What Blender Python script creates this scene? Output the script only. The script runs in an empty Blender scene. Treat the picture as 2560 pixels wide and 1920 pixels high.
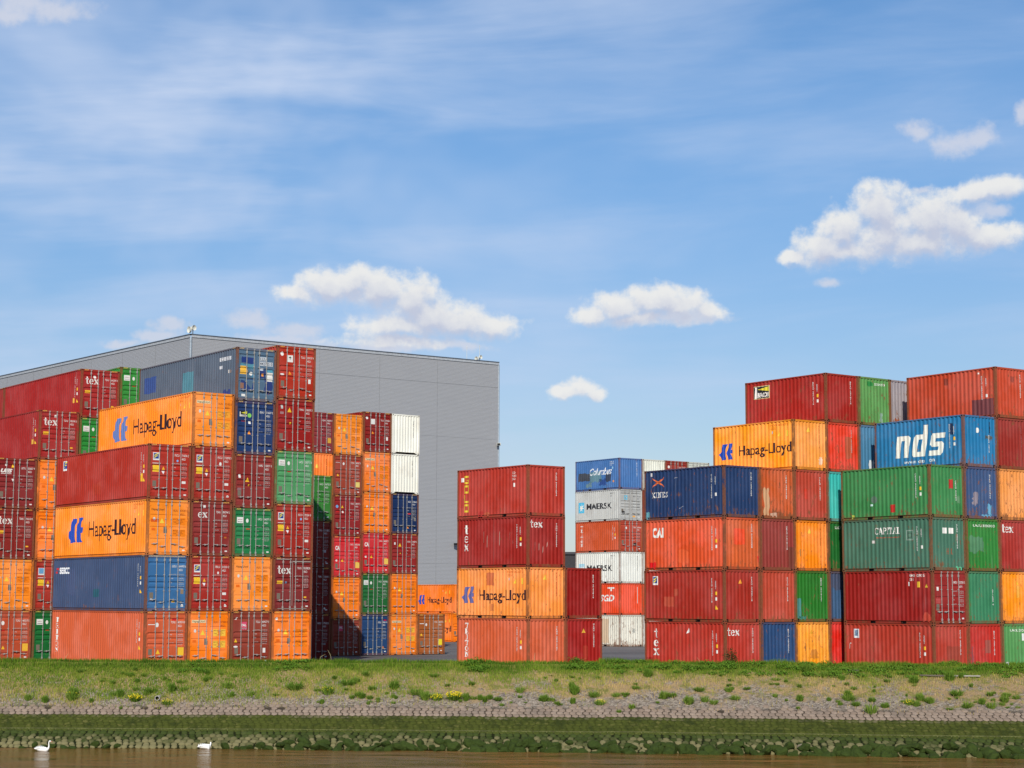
import bpy, bmesh, math, random
import numpy as np
from mathutils import Vector, Matrix
R = math.radians
scene = bpy.context.scene
COL = scene.collection
random.seed(7)
rng = np.random.default_rng(11)

# ------------------------------------------------------------------ camera
CAM_H, CAM_F, PITCH, ROLL = 3.6312, 4577.8, 6.7615, 0.1953
cd = bpy.data.cameras.new('camera')
cam = bpy.data.objects.new('camera', cd)
COL.objects.link(cam)
cam.matrix_world = (Matrix.Translation((0, 0, CAM_H)) @ Matrix.Rotation(R(90 + PITCH), 4, 'X')
                    @ Matrix.Rotation(R(ROLL), 4, 'Z'))
cd.sensor_width = 36.0
cd.lens = 36.0 * CAM_F / 2560
cd.clip_start = 0.5
cd.clip_end = 6000
scene.camera = cam

# ------------------------------------------------------------------ sun, sky, exposure
SUN_EL, SUN_AZ = 34.0, 183.5          # azimuth of the sun, clockwise from +Y
sd = bpy.data.lights.new('sun', 'SUN')
sd.energy = 4.7
sd.angle = R(0.53)
sd.color = (1.0, 0.945, 0.86)
sun = bpy.data.objects.new('sun', sd)
COL.objects.link(sun)
sdir = Vector((math.sin(R(SUN_AZ)) * math.cos(R(SUN_EL)), math.cos(R(SUN_AZ)) * math.cos(R(SUN_EL)), math.sin(R(SUN_EL))))
sun.rotation_euler = sdir.to_track_quat('Z', 'Y').to_euler()
sun.location = (0, -20, 60)

scene.view_settings.view_transform = 'Standard'
scene.view_settings.look = 'None'
scene.view_settings.gamma = 1.0
scene.view_settings.exposure = 0.0


class NT:
    """small helper for node trees"""
    def __init__(self, tree):
        self.t = tree; self.n = tree.nodes; self.l = tree.links

    def new(self, typ, **kw):
        n = self.n.new(typ)
        for k, v in kw.items():
            setattr(n, k, v)
        return n

    def put(self, sock, v):
        if isinstance(v, bpy.types.NodeSocket):
            self.l.new(v, sock)
        elif v is not None:
            sock.default_value = v

    def math(self, op, a, b=None, c=None, clamp=False):
        n = self.new('ShaderNodeMath', operation=op, use_clamp=clamp)
        self.put(n.inputs[0], a)
        if b is not None: self.put(n.inputs[1], b)
        if c is not None: self.put(n.inputs[2], c)
        return n.outputs[0]

    def vmath(self, op, a, b=None, out=0):
        n = self.new('ShaderNodeVectorMath', operation=op)
        self.put(n.inputs[0], a)
        if b is not None: self.put(n.inputs[1], b)
        return n.outputs[out]

    def noise(self, vec, scale, detail=3.0, rough=0.5, dist=0.0, out=0):
        n = self.new('ShaderNodeTexNoise')
        self.put(n.inputs['Vector'], vec)
        n.inputs['Scale'].default_value = scale
        n.inputs['Detail'].default_value = detail
        n.inputs['Roughness'].default_value = rough
        n.inputs['Distortion'].default_value = dist
        return n.outputs[out]

    def ss(self, v, a, b, to0=0.0, to1=1.0):
        n = self.new('ShaderNodeMapRange', interpolation_type='SMOOTHSTEP')
        self.put(n.inputs[0], v)
        self.put(n.inputs[1], a); self.put(n.inputs[2], b)
        n.inputs[3].default_value = to0; n.inputs[4].default_value = to1
        return n.outputs[0]

    def mix(self, f, a, b, blend='MIX'):
        n = self.new('ShaderNodeMix', data_type='RGBA', blend_type=blend)
        self.put(n.inputs[0], f)
        self.put(n.inputs[6], a); self.put(n.inputs[7], b)
        return n.outputs[2]

    def comb(self, x, y, z):
        n = self.new('ShaderNodeCombineXYZ')
        self.put(n.inputs[0], x); self.put(n.inputs[1], y); self.put(n.inputs[2], z)
        return n.outputs[0]

    def sep(self, v):
        n = self.new('ShaderNodeSeparateXYZ'); self.put(n.inputs[0], v)
        return n.outputs


def lin(c):
    out = []
    for v in c[:3]:
        v = v / 255.0
        out.append(v / 12.92 if v <= 0.04045 else ((v + 0.055) / 1.055) ** 2.4)
    return out


def ray(px, py):
    """world direction (y = 1 forward) of a point of the 2560 px wide photograph: used to measure where things stand"""
    r = -R(ROLL); q = R(PITCH)
    a = px - 1280; b = 960 - py
    x = a * math.cos(r) + b * math.sin(r); y = -a * math.sin(r) + b * math.cos(r)
    d = (x / CAM_F, 1.0, y / CAM_F)
    return Vector((d[0], d[1] * math.cos(q) - d[2] * math.sin(q), d[1] * math.sin(q) + d[2] * math.cos(q)))


def at_y(px, py, Y):
    d = ray(px, py)
    return Vector((0, 0, CAM_H)) + d * (Y / d.y)


def at_z(px, py, z):
    d = ray(px, py)
    return Vector((0, 0, CAM_H)) + d * ((z - CAM_H) / d.z)


# ---- world
world = bpy.data.worlds.new('World')
scene.world = world
world.use_nodes = True
wt = NT(world.node_tree)
wt.n.clear()
w_out = wt.new('ShaderNodeOutputWorld')
bg = wt.new('ShaderNodeBackground')
wt.l.new(bg.outputs[0], w_out.inputs[0])
sky = wt.new('ShaderNodeTexSky', sky_type='NISHITA')
sky.sun_disc = False
sky.sun_elevation = R(SUN_EL)
sky.sun_rotation = R(SUN_AZ)
sky.altitude = 0
sky.air_density = 1.15
sky.dust_density = 0.35
sky.ozone_density = 2.2
SKY_K = 0.088
bg.inputs['Strength'].default_value = SKY_K
tc = wt.new('ShaderNodeTexCoord')
dirv = tc.outputs['Generated']
sx, sy, sz = wt.sep(dirv)
az = wt.math('ARCTAN2', sx, sy)
el = wt.math('ARCSINE', sz)


# cloud blobs: photograph px centre, px radii
CB = [  # long cloud over the warehouse
    (745, 735, 60, 26), (815, 715, 85, 42), (880, 705, 95, 42), (960, 730, 105, 50), (1040, 760, 75, 50), (1075, 790, 85, 48),
    (1150, 810, 90, 42), (1230, 815, 75, 30), (1000, 820, 120, 32),
    (1000, 855, 150, 18),
    # small ones
    (1480, 790, 60, 24), (1550, 770, 80, 36), (1640, 755, 75, 46), (1700, 775, 70, 36), (1760, 785, 50, 22), (1590, 795, 90, 22),
    (1415, 980, 45, 16), (1455, 970, 50, 22), (1490, 985, 38, 16),
    # big right-hand cloud
    (1985, 645, 42, 18), (2060, 620, 70, 50), (2110, 580, 70, 60), (2200, 520, 70, 62), (2220, 590, 120, 62), (2330, 560, 100, 75),
    (2390, 560, 70, 70), (2450, 590, 90, 40), (2290, 600, 160, 40), (2100, 630, 110, 28),
    (2490, 465, 75, 28), (2430, 485, 70, 28),
    
]
CBF = [  # faint low clouds
    (430, 808, 50, 20), (400, 835, 60, 16), (620, 800, 70, 28), (740, 830, 80, 24), (300, 855, 60, 12), (100, 15, 130, 35), (20, 35, 60, 20),
    (2290, 322, 45, 24), (2560, 280, 22, 34), (2070, 705, 34, 16), (2300, 474, 30, 14), (2400, 352, 90, 34), (2360, 358, 45, 22), (2450, 345, 70, 32), (2440, 348, 50, 24), (950, 870, 220, 14), (1690, 800, 140, 18), (2480, 520, 60, 20), (1100, 865, 150, 12), (700, 850, 160, 14),
]


def cloud_group():
    g = bpy.data.node_groups.new('cloud_density', 'ShaderNodeTree')
    g.interface.new_socket('P', in_out='INPUT', socket_type='NodeSocketVector')
    g.interface.new_socket('Solid', in_out='OUTPUT', socket_type='NodeSocketFloat')
    g.interface.new_socket('Faint', in_out='OUTPUT', socket_type='NodeSocketFloat')
    t = NT(g)
    gi = t.new('NodeGroupInput'); go = t.new('NodeGroupOutput')
    P = gi.outputs[0]
    warp = t.noise(P, 42.0, 4, 0.6, out=1)
    wv = t.vmath('SUBTRACT', warp, (0.5, 0.5, 0.5))
    wv2 = t.vmath('MULTIPLY', wv, (0.016, 0.013, 0.0))
    Pw = t.vmath('ADD', P, wv2)
    for lst, k in ((CB, 0), (CBF, 1)):
        acc = None
        for (px, py, rx, ry) in lst:
            d = ray(px, py).normalized()
            c = (math.atan2(d.x, d.y), math.asin(d.z), 0)
            v = t.vmath('SUBTRACT', Pw, c)
            v = t.vmath('MULTIPLY', v, (CAM_F / rx / 1.03, CAM_F / ry / 1.05, 0))
            ln = t.vmath('LENGTH', v, out=1)
            acc = ln if acc is None else t.math('SMOOTH_MIN', acc, ln, 0.4)
        dens = t.math('SUBTRACT', 1.22, acc)
        n = t.noise(P, 75.0 if k == 0 else 60.0, 8, 0.62)
        dens = t.math('ADD', dens, t.math('MULTIPLY', t.math('SUBTRACT', n, 0.5), 1.75 if k == 0 else 2.2))
        t.l.new(dens, go.inputs[k])
    return g


cg = cloud_group()
Pdir = wt.comb(az, el, 0.0)
c0 = wt.new('ShaderNodeGroup'); c0.node_tree = cg; wt.l.new(Pdir, c0.inputs[0])
c1 = wt.new('ShaderNodeGroup'); c1.node_tree = cg
wt.l.new(wt.vmath('ADD', Pdir, (-0.001, 0.0065, 0)), c1.inputs[0])
deep = wt.ss(c1.outputs[0], -0.1, 0.9)
mask = wt.ss(c0.outputs[0], -0.1, wt.math('ADD', 0.62, wt.math('MULTIPLY', deep, 0.40)))
faint = wt.ss(c0.outputs[1], 0.0, 1.0, 0.0, 0.75)
shade = wt.ss(c1.outputs[0], -0.1, 1.15)          # cloud mass above this point: deeper in, greyer
relief = wt.ss(wt.math('SUBTRACT', c0.outputs[0], c1.outputs[0]), -0.35, 0.35)
# cirrus veil: streaks nearly level, denser to the west
cv = wt.vmath('MULTIPLY', wt.comb(az, wt.math('ADD', el, wt.math('MULTIPLY', az, -0.03)), 0.0), (4.0, 24.0, 1.0))
ci = wt.noise(cv, 1.0, 6, 0.55, 0.35)
cb2 = wt.noise(wt.vmath('MULTIPLY', Pdir, (5.0, 9.0, 1.0)), 1.0, 4, 0.6, 0.2)
west = wt.ss(az, 0.26, -0.30, 0.10, 1.0)
cirrus = wt.math('MULTIPLY', wt.ss(ci, 0.38, 0.78), wt.math('ADD', 0.32, wt.math('MULTIPLY', west, 0.38)))
veil = wt.math('MULTIPLY', wt.ss(cb2, 0.35, 0.7), wt.math('MULTIPLY', west, 0.62))
cirrus = wt.math('ADD', cirrus, veil, clamp=True)
above = wt.ss(sz, -0.02, 0.02)
cirrus = wt.math('MULTIPLY', cirrus, above)
k = 1.0 / SKY_K
tint = wt.mix(wt.ss(el, 0.06, 0.32), (0.80, 0.885, 1.10, 1), (0.735, 1.03, 1.32, 1))
blue = wt.mix(1.0, sky.outputs[0], tint, 'MULTIPLY')
c_sky = wt.mix(cirrus, blue, (0.565 * k, 0.67 * k, 0.87 * k, 1))
c_sky = wt.mix(faint, c_sky, (0.66 * k, 0.685 * k, 0.78 * k, 1))
cl_col = wt.mix(shade, (0.83 * k, 0.83 * k, 0.82 * k, 1), (0.55 * k, 0.585 * k, 0.71 * k, 1))
cl_col = wt.mix(wt.math('MULTIPLY', relief, 0.30), cl_col, (0.90 * k, 0.89 * k, 0.86 * k, 1))
c_sky = wt.mix(wt.math('MULTIPLY', mask, 0.95), c_sky, cl_col)
wt.l.new(c_sky, bg.inputs[0])

# ------------------------------------------------------------------ materials
MATS = {}


def principled(name):
    m = bpy.data.materials.new(name)
    m.use_nodes = True
    t = NT(m.node_tree)
    b = m.node_tree.nodes['Principled BSDF']
    return m, t, b


def paint_group():
    g = bpy.data.node_groups.new('weathered_paint', 'ShaderNodeTree')
    for nm, ty in (('Color', 'NodeSocketColor'), ('Rust', 'NodeSocketFloat'), ('Frame', 'NodeSocketFloat')):
        g.interface.new_socket(nm, in_out='INPUT', socket_type=ty)
    for nm, ty in (('Color', 'NodeSocketColor'), ('Rough', 'NodeSocketFloat')):
        g.interface.new_socket(nm, in_out='OUTPUT', socket_type=ty)
    t = NT(g)
    gi = t.new('NodeGroupInput'); go = t.new('NodeGroupOutput')
    tcn = t.new('ShaderNodeTexCoord'); oi = t.new('ShaderNodeObjectInfo')
    loc = t.vmath('MULTIPLY', oi.outputs['Location'], (3.7, 5.1, 2.9))
    ob = tcn.outputs['Object']
    P = t.vmath('ADD', ob, loc)
    col = gi.outputs['Color']; rust = gi.outputs['Rust']; fr = gi.outputs['Frame']
    # sun-faded patches, large and soft
    big = t.noise(P, 0.55, 4, 0.6)
    chalk = t.mix(1.0, col, (1.0, 1.0, 1.0, 1), 'MULTIPLY')
    hs = t.new('ShaderNodeHueSaturation')
    hs.inputs['Saturation'].default_value = 0.94; hs.inputs['Value'].default_value = 1.12
    t.l.new(chalk, hs.inputs['Color'])
    c = t.mix(t.ss(big, 0.38, 0.66), col, hs.outputs[0])
    big2 = t.noise(t.vmath('MULTIPLY', P, (1.1, 1.1, 0.8)), 1.0, 5, 0.65)
    c = t.mix(t.ss(big2, 0.50, 0.72, 0.0, 0.55), c, t.mix(1.0, c, (0.74, 0.70, 0.68, 1), 'MULTIPLY'))
    # fine vertical run marks
    st = t.noise(t.vmath('MULTIPLY', P, (9.0, 9.0, 0.55)), 1.0, 5, 0.65)
    c = t.mix(t.ss(st, 0.5, 0.85, 0.0, 0.35), c, t.mix(1.0, c, (0.62, 0.56, 0.52, 1), 'MULTIPLY'))
    st2 = t.noise(t.vmath('MULTIPLY', P, (5.0, 5.0, 0.3)), 1.0, 3, 0.6)
    c = t.mix(t.ss(st2, 0.60, 0.85, 0.0, 0.14), c, (0.55, 0.52, 0.48, 1))
    # rust: spots and short runs, more near the foot and the head of the panel
    z = t.sep(ob)[2]
    foot = t.ss(z, 0.75, 0.12, 0.0, 1.0)
    r1 = t.noise(t.vmath('MULTIPLY', P, (7.0, 7.0, 2.4)), 1.0, 6, 0.72)
    r2 = t.noise(P, 1.1, 3, 0.6)
    lvl = t.math('ADD', t.math('MULTIPLY', rust, 0.16), t.math('MULTIPLY', foot, t.math('MULTIPLY', rust, 0.12)))
    lvl = t.math('ADD', lvl, t.math('MULTIPLY', t.math('SUBTRACT', r2, 0.5), 0.22))
    rm = t.ss(t.math('ADD', r1, lvl), 0.68, 0.77)
    r3 = t.noise(P, 23.0, 5, 0.7)
    rm2 = t.ss(t.math('ADD', r3, t.math('MULTIPLY', lvl, 0.8)), 0.75, 0.80)
    rm = t.math('MAXIMUM', rm, t.math('MULTIPLY', rm2, 0.8))
    run = t.noise(t.vmath('MULTIPLY', P, (8.0, 8.0, 0.42)), 1.0, 5, 0.7)
    rm = t.math('MAXIMUM', rm, t.math('MULTIPLY', t.ss(t.math('ADD', run, t.math('MULTIPLY', rust, 0.10)), 0.67, 0.80), 0.55))
    # frame members rust over most of their length
    f1 = t.noise(t.vmath('MULTIPLY', P, (5.0, 5.0, 2.2)), 1.0, 6, 0.7)
    fm = t.math('MULTIPLY', fr, t.ss(f1, 0.28, 0.50))
    rm = t.math('MAXIMUM', rm, fm)
    rc = t.mix(t.noise(P, 9.0, 4, 0.6), (0.085, 0.030, 0.016, 1), (0.26, 0.105, 0.045, 1))
    c = t.mix(t.math('MULTIPLY', rm, 0.86), c, rc)
    # scuffs down to primer
    sc = t.noise(t.vmath('MULTIPLY', P, (2.6, 2.6, 13.0)), 1.0, 4, 0.6)
    c = t.mix(t.ss(sc, 0.76, 0.80, 0.0, 0.35), c, (0.50, 0.47, 0.43, 1))
    t.l.new(c, go.inputs[0])
    t.l.new(t.math('ADD', 0.55, t.math('MULTIPLY', rm, 0.35)), go.inputs[1])
    return g


PG = paint_group()
ALB = 0.80


def paint(c, rust=0.15, frame=0.0, name='container_paint'):
    key = (tuple(c), rust, frame)
    if key in MATS: return MATS[key]
    m, t, b = principled(name)
    g = t.new('ShaderNodeGroup'); g.node_tree = PG
    l0 = lin(c)
    if l0[0] > 1.8 * l0[1] and l0[0] > 2 * l0[2]: l0[2] *= 0.82
    if l0[2] > 1.5 * l0[0] and l0[1] < 0.8 * l0[2]: l0 = [l0[0], l0[1] * .96, l0[2] * .86]
    lu = 0.3 * l0[0] + 0.5 * l0[1] + 0.2 * l0[2]
    l = [max(0.004, min(0.9, (lu + (v - lu) * 1.03) * ALB)) for v in l0]
    g.inputs[0].default_value = (*l, 1)
    g.inputs[1].default_value = rust
    g.inputs[2].default_value = frame
    t.l.new(g.outputs[0], b.inputs['Base Color'])
    t.l.new(g.outputs[1], b.inputs['Roughness'])
    b.inputs['Specular IOR Level'].default_value = 0.12
    MATS[key] = m
    return m


def flat(name, c, rough=0.6, metal=0.0, vary=0.12, scale=4.0, k=ALB):
    key = ('flat', name, tuple(c))
    if key in MATS: return MATS[key]
    m, t, b = principled(name)
    l = [v * k for v in lin(c)]
    tcn = t.new('ShaderNodeTexCoord')
    n = t.noise(tcn.outputs['Object'], scale, 4, 0.6)
    d = [max(0, v * (1 - vary * 2)) for v in l]
    t.l.new(t.mix(t.ss(n, 0.3, 0.7), (*d, 1), (*l, 1)), b.inputs['Base Color'])
    b.inputs['Roughness'].default_value = rough
    b.inputs['Metallic'].default_value = metal
    b.inputs['Specular IOR Level'].default_value = 0.3
    MATS[key] = m
    return m


def rod_mat():
    return flat('galvanised_steel', (188, 184, 176), 0.45, 0.25, 0.12, 6)


# ------------------------------------------------------------------ mesh helpers
def empty(name, loc=(0, 0, 0), rz=0.0, label=None, cat=None, group=None):
    o = bpy.data.objects.new(name, None)
    o.empty_display_size = 0.3
    o.location = loc; o.rotation_euler = (0, 0, rz)
    COL.objects.link(o)
    if label: o['label'] = label
    if cat: o['category'] = cat
    if group: o['group'] = group
    return o


def link(name, me, mat=None, parent=None, loc=None):
    o = bpy.data.objects.new(name, me)
    COL.objects.link(o)
    if mat is not None:
        mats = mat if isinstance(mat, (list, tuple)) else [mat]
        while len(me.materials) < len(mats): me.materials.append(None)
        for i, mm in enumerate(mats):
            o.material_slots[i].link = 'OBJECT'
            o.material_slots[i].material = mm
    if parent: o.parent = parent
    if loc is not None: o.location = loc
    return o


def tag(o, label=None, cat=None, group=None, kind=None):
    if label: o['label'] = label
    if cat: o['category'] = cat
    if group: o['group'] = group
    if kind: o['kind'] = kind
    return o


class MB:
    """collects faces into one mesh"""
    def __init__(self):
        self.v = []; self.f = []; self.m = []

    def poly(self, pts, mi=0):
        i = len(self.v)
        self.v += [tuple(p) for p in pts]
        self.f.append(tuple(range(i, i + len(pts)))); self.m.append(mi)

    def box(self, x0, y0, z0, x1, y1, z1, mi=0):
        i = len(self.v)
        self.v += [(x0, y0, z0), (x1, y0, z0), (x1, y1, z0), (x0, y1, z0), (x0, y0, z1), (x1, y0, z1), (x1, y1, z1), (x0, y1, z1)]
        for q in ((0, 3, 2, 1), (4, 5, 6, 7), (0, 1, 5, 4), (1, 2, 6, 5), (2, 3, 7, 6), (3, 0, 4, 7)):
            self.f.append(tuple(i + a for a in q)); self.m.append(mi)

    def tube(self, pts, r, n=8, mi=0, cap=True):
        pts = [Vector(p) for p in pts]
        rs = r if isinstance(r, (list, tuple)) else [r] * len(pts)
        base = len(self.v)
        for k_, p in enumerate(pts):
            d = (pts[min(k_ + 1, len(pts) - 1)] - pts[max(k_ - 1, 0)]).normalized()
            a = d.cross(Vector((0, 0, 1)))
            if a.length < 1e-3: a = d.cross(Vector((0, 1, 0)))
            a.normalize(); b = d.cross(a)
            for j in range(n):
                an = 2 * math.pi * j / n
                self.v.append(tuple(p + a * math.cos(an) * rs[k_] + b * math.sin(an) * rs[k_]))
        for k_ in range(len(pts) - 1):
            for j in range(n):
                a0 = base + k_ * n + j; a1 = base + k_ * n + (j + 1) % n
                self.f.append((a0, a1, a1 + n, a0 + n)); self.m.append(mi)
        if cap:
            self.f.append(tuple(base + j for j in range(n))[::-1]); self.m.append(mi)
            e = base + (len(pts) - 1) * n
            self.f.append(tuple(e + j for j in range(n))); self.m.append(mi)

    def mesh(self, name, smooth=False):
        me = bpy.data.meshes.new(name)
        me.from_pydata(self.v, [], self.f)
        if any(self.m):
            me.polygons.foreach_set('material_index', self.m)
        if smooth:
            me.polygons.foreach_set('use_smooth', [True] * len(self.f))
        me.update()
        return me


# ------------------------------------------------------------------ container geometry
# container space: x across the door end (0..2.438), y along the length, z up; door end at y = 0, long side at x = 0
CW = 2.438
L40, L20 = 12.192, 6.058
HC, ST = 2.896, 2.591
PW = 0.125            # post width


def wave(a0, a1, pitch, flat_o, slope, d0, d1):
    """breakpoints (a, depth) of a trapezoid wave between a0 and a1"""
    out = []
    a = a0
    while a < a1 - 1e-6:
        for da, d in ((0, d0), (flat_o, d0), (flat_o + slope, d1), (pitch - slope, d1)):
            if a + da < a1 - 1e-6: out.append((a + da, d))
        a += pitch
    out.append((a1, d0))
    return out


PROF = {}


def side_profile(L):
    if ('s', L) not in PROF:
        n = round((L - 2 * PW) / 0.278)
        p = (L - 2 * PW) / n
        PROF[('s', L)] = wave(PW, L - PW, p, 0.076, 0.060, 0.012, 0.056)
    return PROF[('s', L)]


def end_profile():
    if 'e' not in PROF:
        p = (CW - 2 * PW) / 9
        PROF['e'] = wave(PW, CW - PW, p, 0.085, 0.05, 0.014, 0.050)
    return PROF['e']


def door_profile(H, style):
    """breakpoints (z, depth) up the door leaf"""
    key = ('d', H, style)
    if key in PROF: return PROF[key]
    z0, z1 = 0.175, H - 0.135
    h = z1 - z0
    o = 0.034
    bp = [(z0, o)]
    if style == 1:
        for f in (0.86, 0.58, 0.47, 0.36, 0.08):
            zt = z1 - f * h
            bp += [(zt - 0.15, o), (zt - 0.09, o + 0.036), (zt - 0.025, o + 0.036), (zt, o)]
    else:
        for f in (0.73, 0.49, 0.25):
            zt = z1 - f * h
            bp += [(zt - 0.16, o), (zt - 0.035, o + 0.018), (zt - 0.004, o + 0.026), (zt, o)]
    bp.append((z1, o))
    PROF[key] = bp
    return bp


def depth_at(prof, a):
    if a <= prof[0][0]: return prof[0][1]
    for (a0, d0), (a1, d1) in zip(prof, prof[1:]):
        if a <= a1:
            return d0 + (d1 - d0) * (a - a0) / max(1e-9, a1 - a0)
    return prof[-1][1]


MC = {}


def cached(key, fn):
    if key not in MC: MC[key] = fn()
    return MC[key]


def m_side(L, H, far):
    def fn():
        b = MB(); pr = side_profile(L)
        z0, z1 = 0.165, H - 0.062
        for (a0, d0), (a1, d1) in zip(pr, pr[1:]):
            if far:
                b.poly([(CW - d0, a0, z0), (CW - d1, a1, z0), (CW - d1, a1, z1), (CW - d0, a0, z1)])
            else:     # s runs from the far end to the door end
                b.poly([(d0, L - a0, z0), (d1, L - a1, z0), (d1, L - a1, z1), (d0, L - a0, z1)])
        return b.mesh('side_wall')
    return cached(('side', L, H, far), fn)


def m_end(L, H, back):
    def fn():
        b = MB(); pr = end_profile()
        z0, z1 = 0.165, H - 0.095
        for (a0, d0), (a1, d1) in zip(pr, pr[1:]):
            if back:
                b.poly([(a1, L - d1, z0), (a0, L - d0, z0), (a0, L - d0, z1), (a1, L - d1, z1)])
            else:
                b.poly([(a0, d0, z0), (a1, d1, z0), (a1, d1, z1), (a0, d0, z1)])
        return b.mesh('end_wall')
    return cached(('end', L, H, back), fn)


def m_roof(L, H):
    def fn():
        b = MB()
        n = int(L / 0.42); p = (L - 0.3) / n
        for i in range(n):
            y = 0.15 + i * p
            zt = H - 0.012; zb = H - 0.03
            pts = [(y, zt), (y + p * .35, zt), (y + p * .5, zb), (y + p * .85, zb), (y + p, zt)]
            for (ya, za), (yb, zb_) in zip(pts, pts[1:]):
                b.poly([(0.062, ya, za), (CW - 0.062, ya, za), (CW - 0.062, yb, zb_), (0.062, yb, zb_)])
        return b.mesh('roof')
    return cached(('roof', L, H), fn)


def m_floor(L):
    def fn():
        b = MB(); b.box(0.06, 0.09, 0.12, CW - 0.06, L - 0.09, 0.15)
        for i in range(int(L / 0.6)):
            y = 0.3 + i * 0.6
            b.box(0.06, y, 0.03, CW - 0.06, y + 0.05, 0.118)
        return b.mesh('underfloor')
    return cached(('floor', L), fn)


def casting(b, x, y, z, fx, fy):
    """corner casting 178 x 162 x 118 with sunk oval holes; outer corner at x,y; fx,fy = direction inwards"""
    w, l, h = 0.162, 0.178, 0.118
    xo, xi = x, x + fx * w
    yo, yi = y, y + fy * l
    dep = 0.03
    # front/back face with hole (normal along y)
    def frame(fn, n_in, W_, H_, hw, hh):
        cx, cz = W_ / 2, H_ / 2
        outer = [(0, 0), (W_, 0), (W_, H_), (0, H_)]
        inner = [(cx - hw, cz - hh), (cx + hw, cz - hh), (cx + hw, cz + hh), (cx - hw, cz + hh)]
        for i in range(4):
            j = (i + 1) % 4
            b.poly([fn(*outer[i], 0), fn(*outer[j], 0), fn(*inner[j], 0), fn(*inner[i], 0)])
            b.poly([fn(*inner[i], 0), fn(*inner[j], 0), fn(*inner[j], dep), fn(*inner[i], dep)], 1)
        b.poly([fn(*inner[i], dep) for i in range(4)], 1)
    frame(lambda u, v, d: (xo + fx * u, yo + fy * d, z + v), None, w, h, 0.04, 0.03)
    frame(lambda u, v, d: (xo + fx * d, yo + fy * u, z + v), None, l, h, 0.045, 0.03)
    for zz in (z, z + h):
        b.poly([(xo, yo, zz), (xi, yo, zz), (xi, yi, zz), (xo, yi, zz)])
    b.poly([(xi, yo, z), (xi, yi, z), (xi, yi, z + h), (xi, yo, z + h)])
    b.poly([(xo, yi, z), (xi, yi, z), (xi, yi, z + h), (xo, yi, z + h)])


def m_post(L, H, cx, cy):
    def fn():
        b = MB()
        x, fx = (0.0, 1) if cx == 0 else (CW, -1)
        y, fy = (0.0, 1) if cy == 0 else (L, -1)
        casting(b, x, y, 0.0, fx, fy)
        casting(b, x, y, H - 0.118, fx, fy)
        e = 0.005
        xs = sorted((x + fx * e, x + fx * PW)); ys = sorted((y + fy * e, y + fy * PW))
        b.box(xs[0], ys[0], 0.118, xs[1], ys[1], H - 0.118)
        return b.mesh('corner_post')
    return cached(('post', L, H, cx, cy), fn)


def m_rails(L, H, far):
    """bottom rail: C channel, fork pockets on 20 ft boxes"""
    def fn():
        b = MB()
        def bx(s0, s1, d0, d1, z0, z1, mi=0):
            x0, x1 = (d0, d1) if not far else (CW - d1, CW - d0)
            b.box(x0, s0, z0, x1, s1, z1, mi)
        y0, y1 = 0.178, L - 0.178
        bx(y0, y1, 0.008, 0.055, 0.150, 0.165)
        if L < 8:
            c = L / 2
            segs = [(y0, c - 1.21), (c - 0.85, c + 0.85), (c + 1.21, y1)]
            for a, e in ((c - 1.21, c - 0.85), (c + 0.85, c + 1.21)):
                bx(a, e, 0.10, 0.12, 0.02, 0.150, 1)
        else:
            segs = [(y0, y1)]
        for a, e in segs:
            bx(a, e, 0.045, 0.055, 0.03, 0.150)
            bx(a, e, 0.012, 0.055, 0.014, 0.030)
        return b.mesh('bottom_rail')
    return cached(('brail', L, H, far), fn)


def m_toprail(L, H, far):
    def fn():
        b = MB()
        x0, x1 = (0.004, 0.064) if not far else (CW - 0.064, CW - 0.004)
        b.box(x0, 0.178, H - 0.066, x1, L - 0.178, H - 0.006)
        return b.mesh('top_rail')
    return cached(('trail', L, H, far), fn)


def m_header(L, H, back, door):
    def fn():
        b = MB()
        h = 0.125 if door else 0.09
        y0, y1 = (0.004, 0.10) if not back else (L - 0.10, L - 0.004)
        b.box(0.162, y0, H - 0.006 - h, CW - 0.162, y1, H - 0.006)
        return b.mesh('header')
    return cached(('header', L, H, back, door), fn)


def m_sill(L, back, kind):
    def fn():
        b = MB()
        y0, y1 = (0.012, 0.10) if not back else (L - 0.10, L - 0.012)
        if kind == 'door':
            b.box(0.162, y0, 0.022, CW - 0.162, y1, 0.165)
            for x in (0.42, CW - 0.60):
                b.box(x, y0 - 0.006, 0.03, x + 0.2, y0 - 0.002, 0.085, 1)
        elif kind == 'plain':
            b.box(0.30, y0, 0.022, CW - 0.30, y1, 0.165)
            for x in (0.163, CW - 0.299):
                b.box(x, y0 + 0.05, 0.04, x + 0.136, y1, 0.165, 1)
        else:      # gooseneck tunnel
            for sx_, fx in ((0.162, 1), (CW - 0.162, -1)):
                yy = (y0, y1)
                p = [(sx_, 0.022), (sx_ + fx * 0.06, 0.022), (sx_ + fx * 0.26, 0.135), (sx_ + fx * 1.057, 0.135), (sx_ + fx * 1.057, 0.165), (sx_, 0.165)]
                b.poly([(a, yy[0], c) for a, c in p]); b.poly([(a, yy[1], c) for a, c in p])
                for q in range(len(p)):
                    a, c = p[q], p[(q + 1) % len(p)]
                    b.poly([(a[0], yy[0], a[1]), (c[0], yy[0], c[1]), (c[0], yy[1], c[1]), (a[0], yy[1], a[1])])
            b.box(0.5, y0 + 0.5, 0.02, CW - 0.5, y0 + 0.52, 0.135, 1)
        return b.mesh('sill')
    return cached(('sill', L, back, kind), fn)


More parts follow.
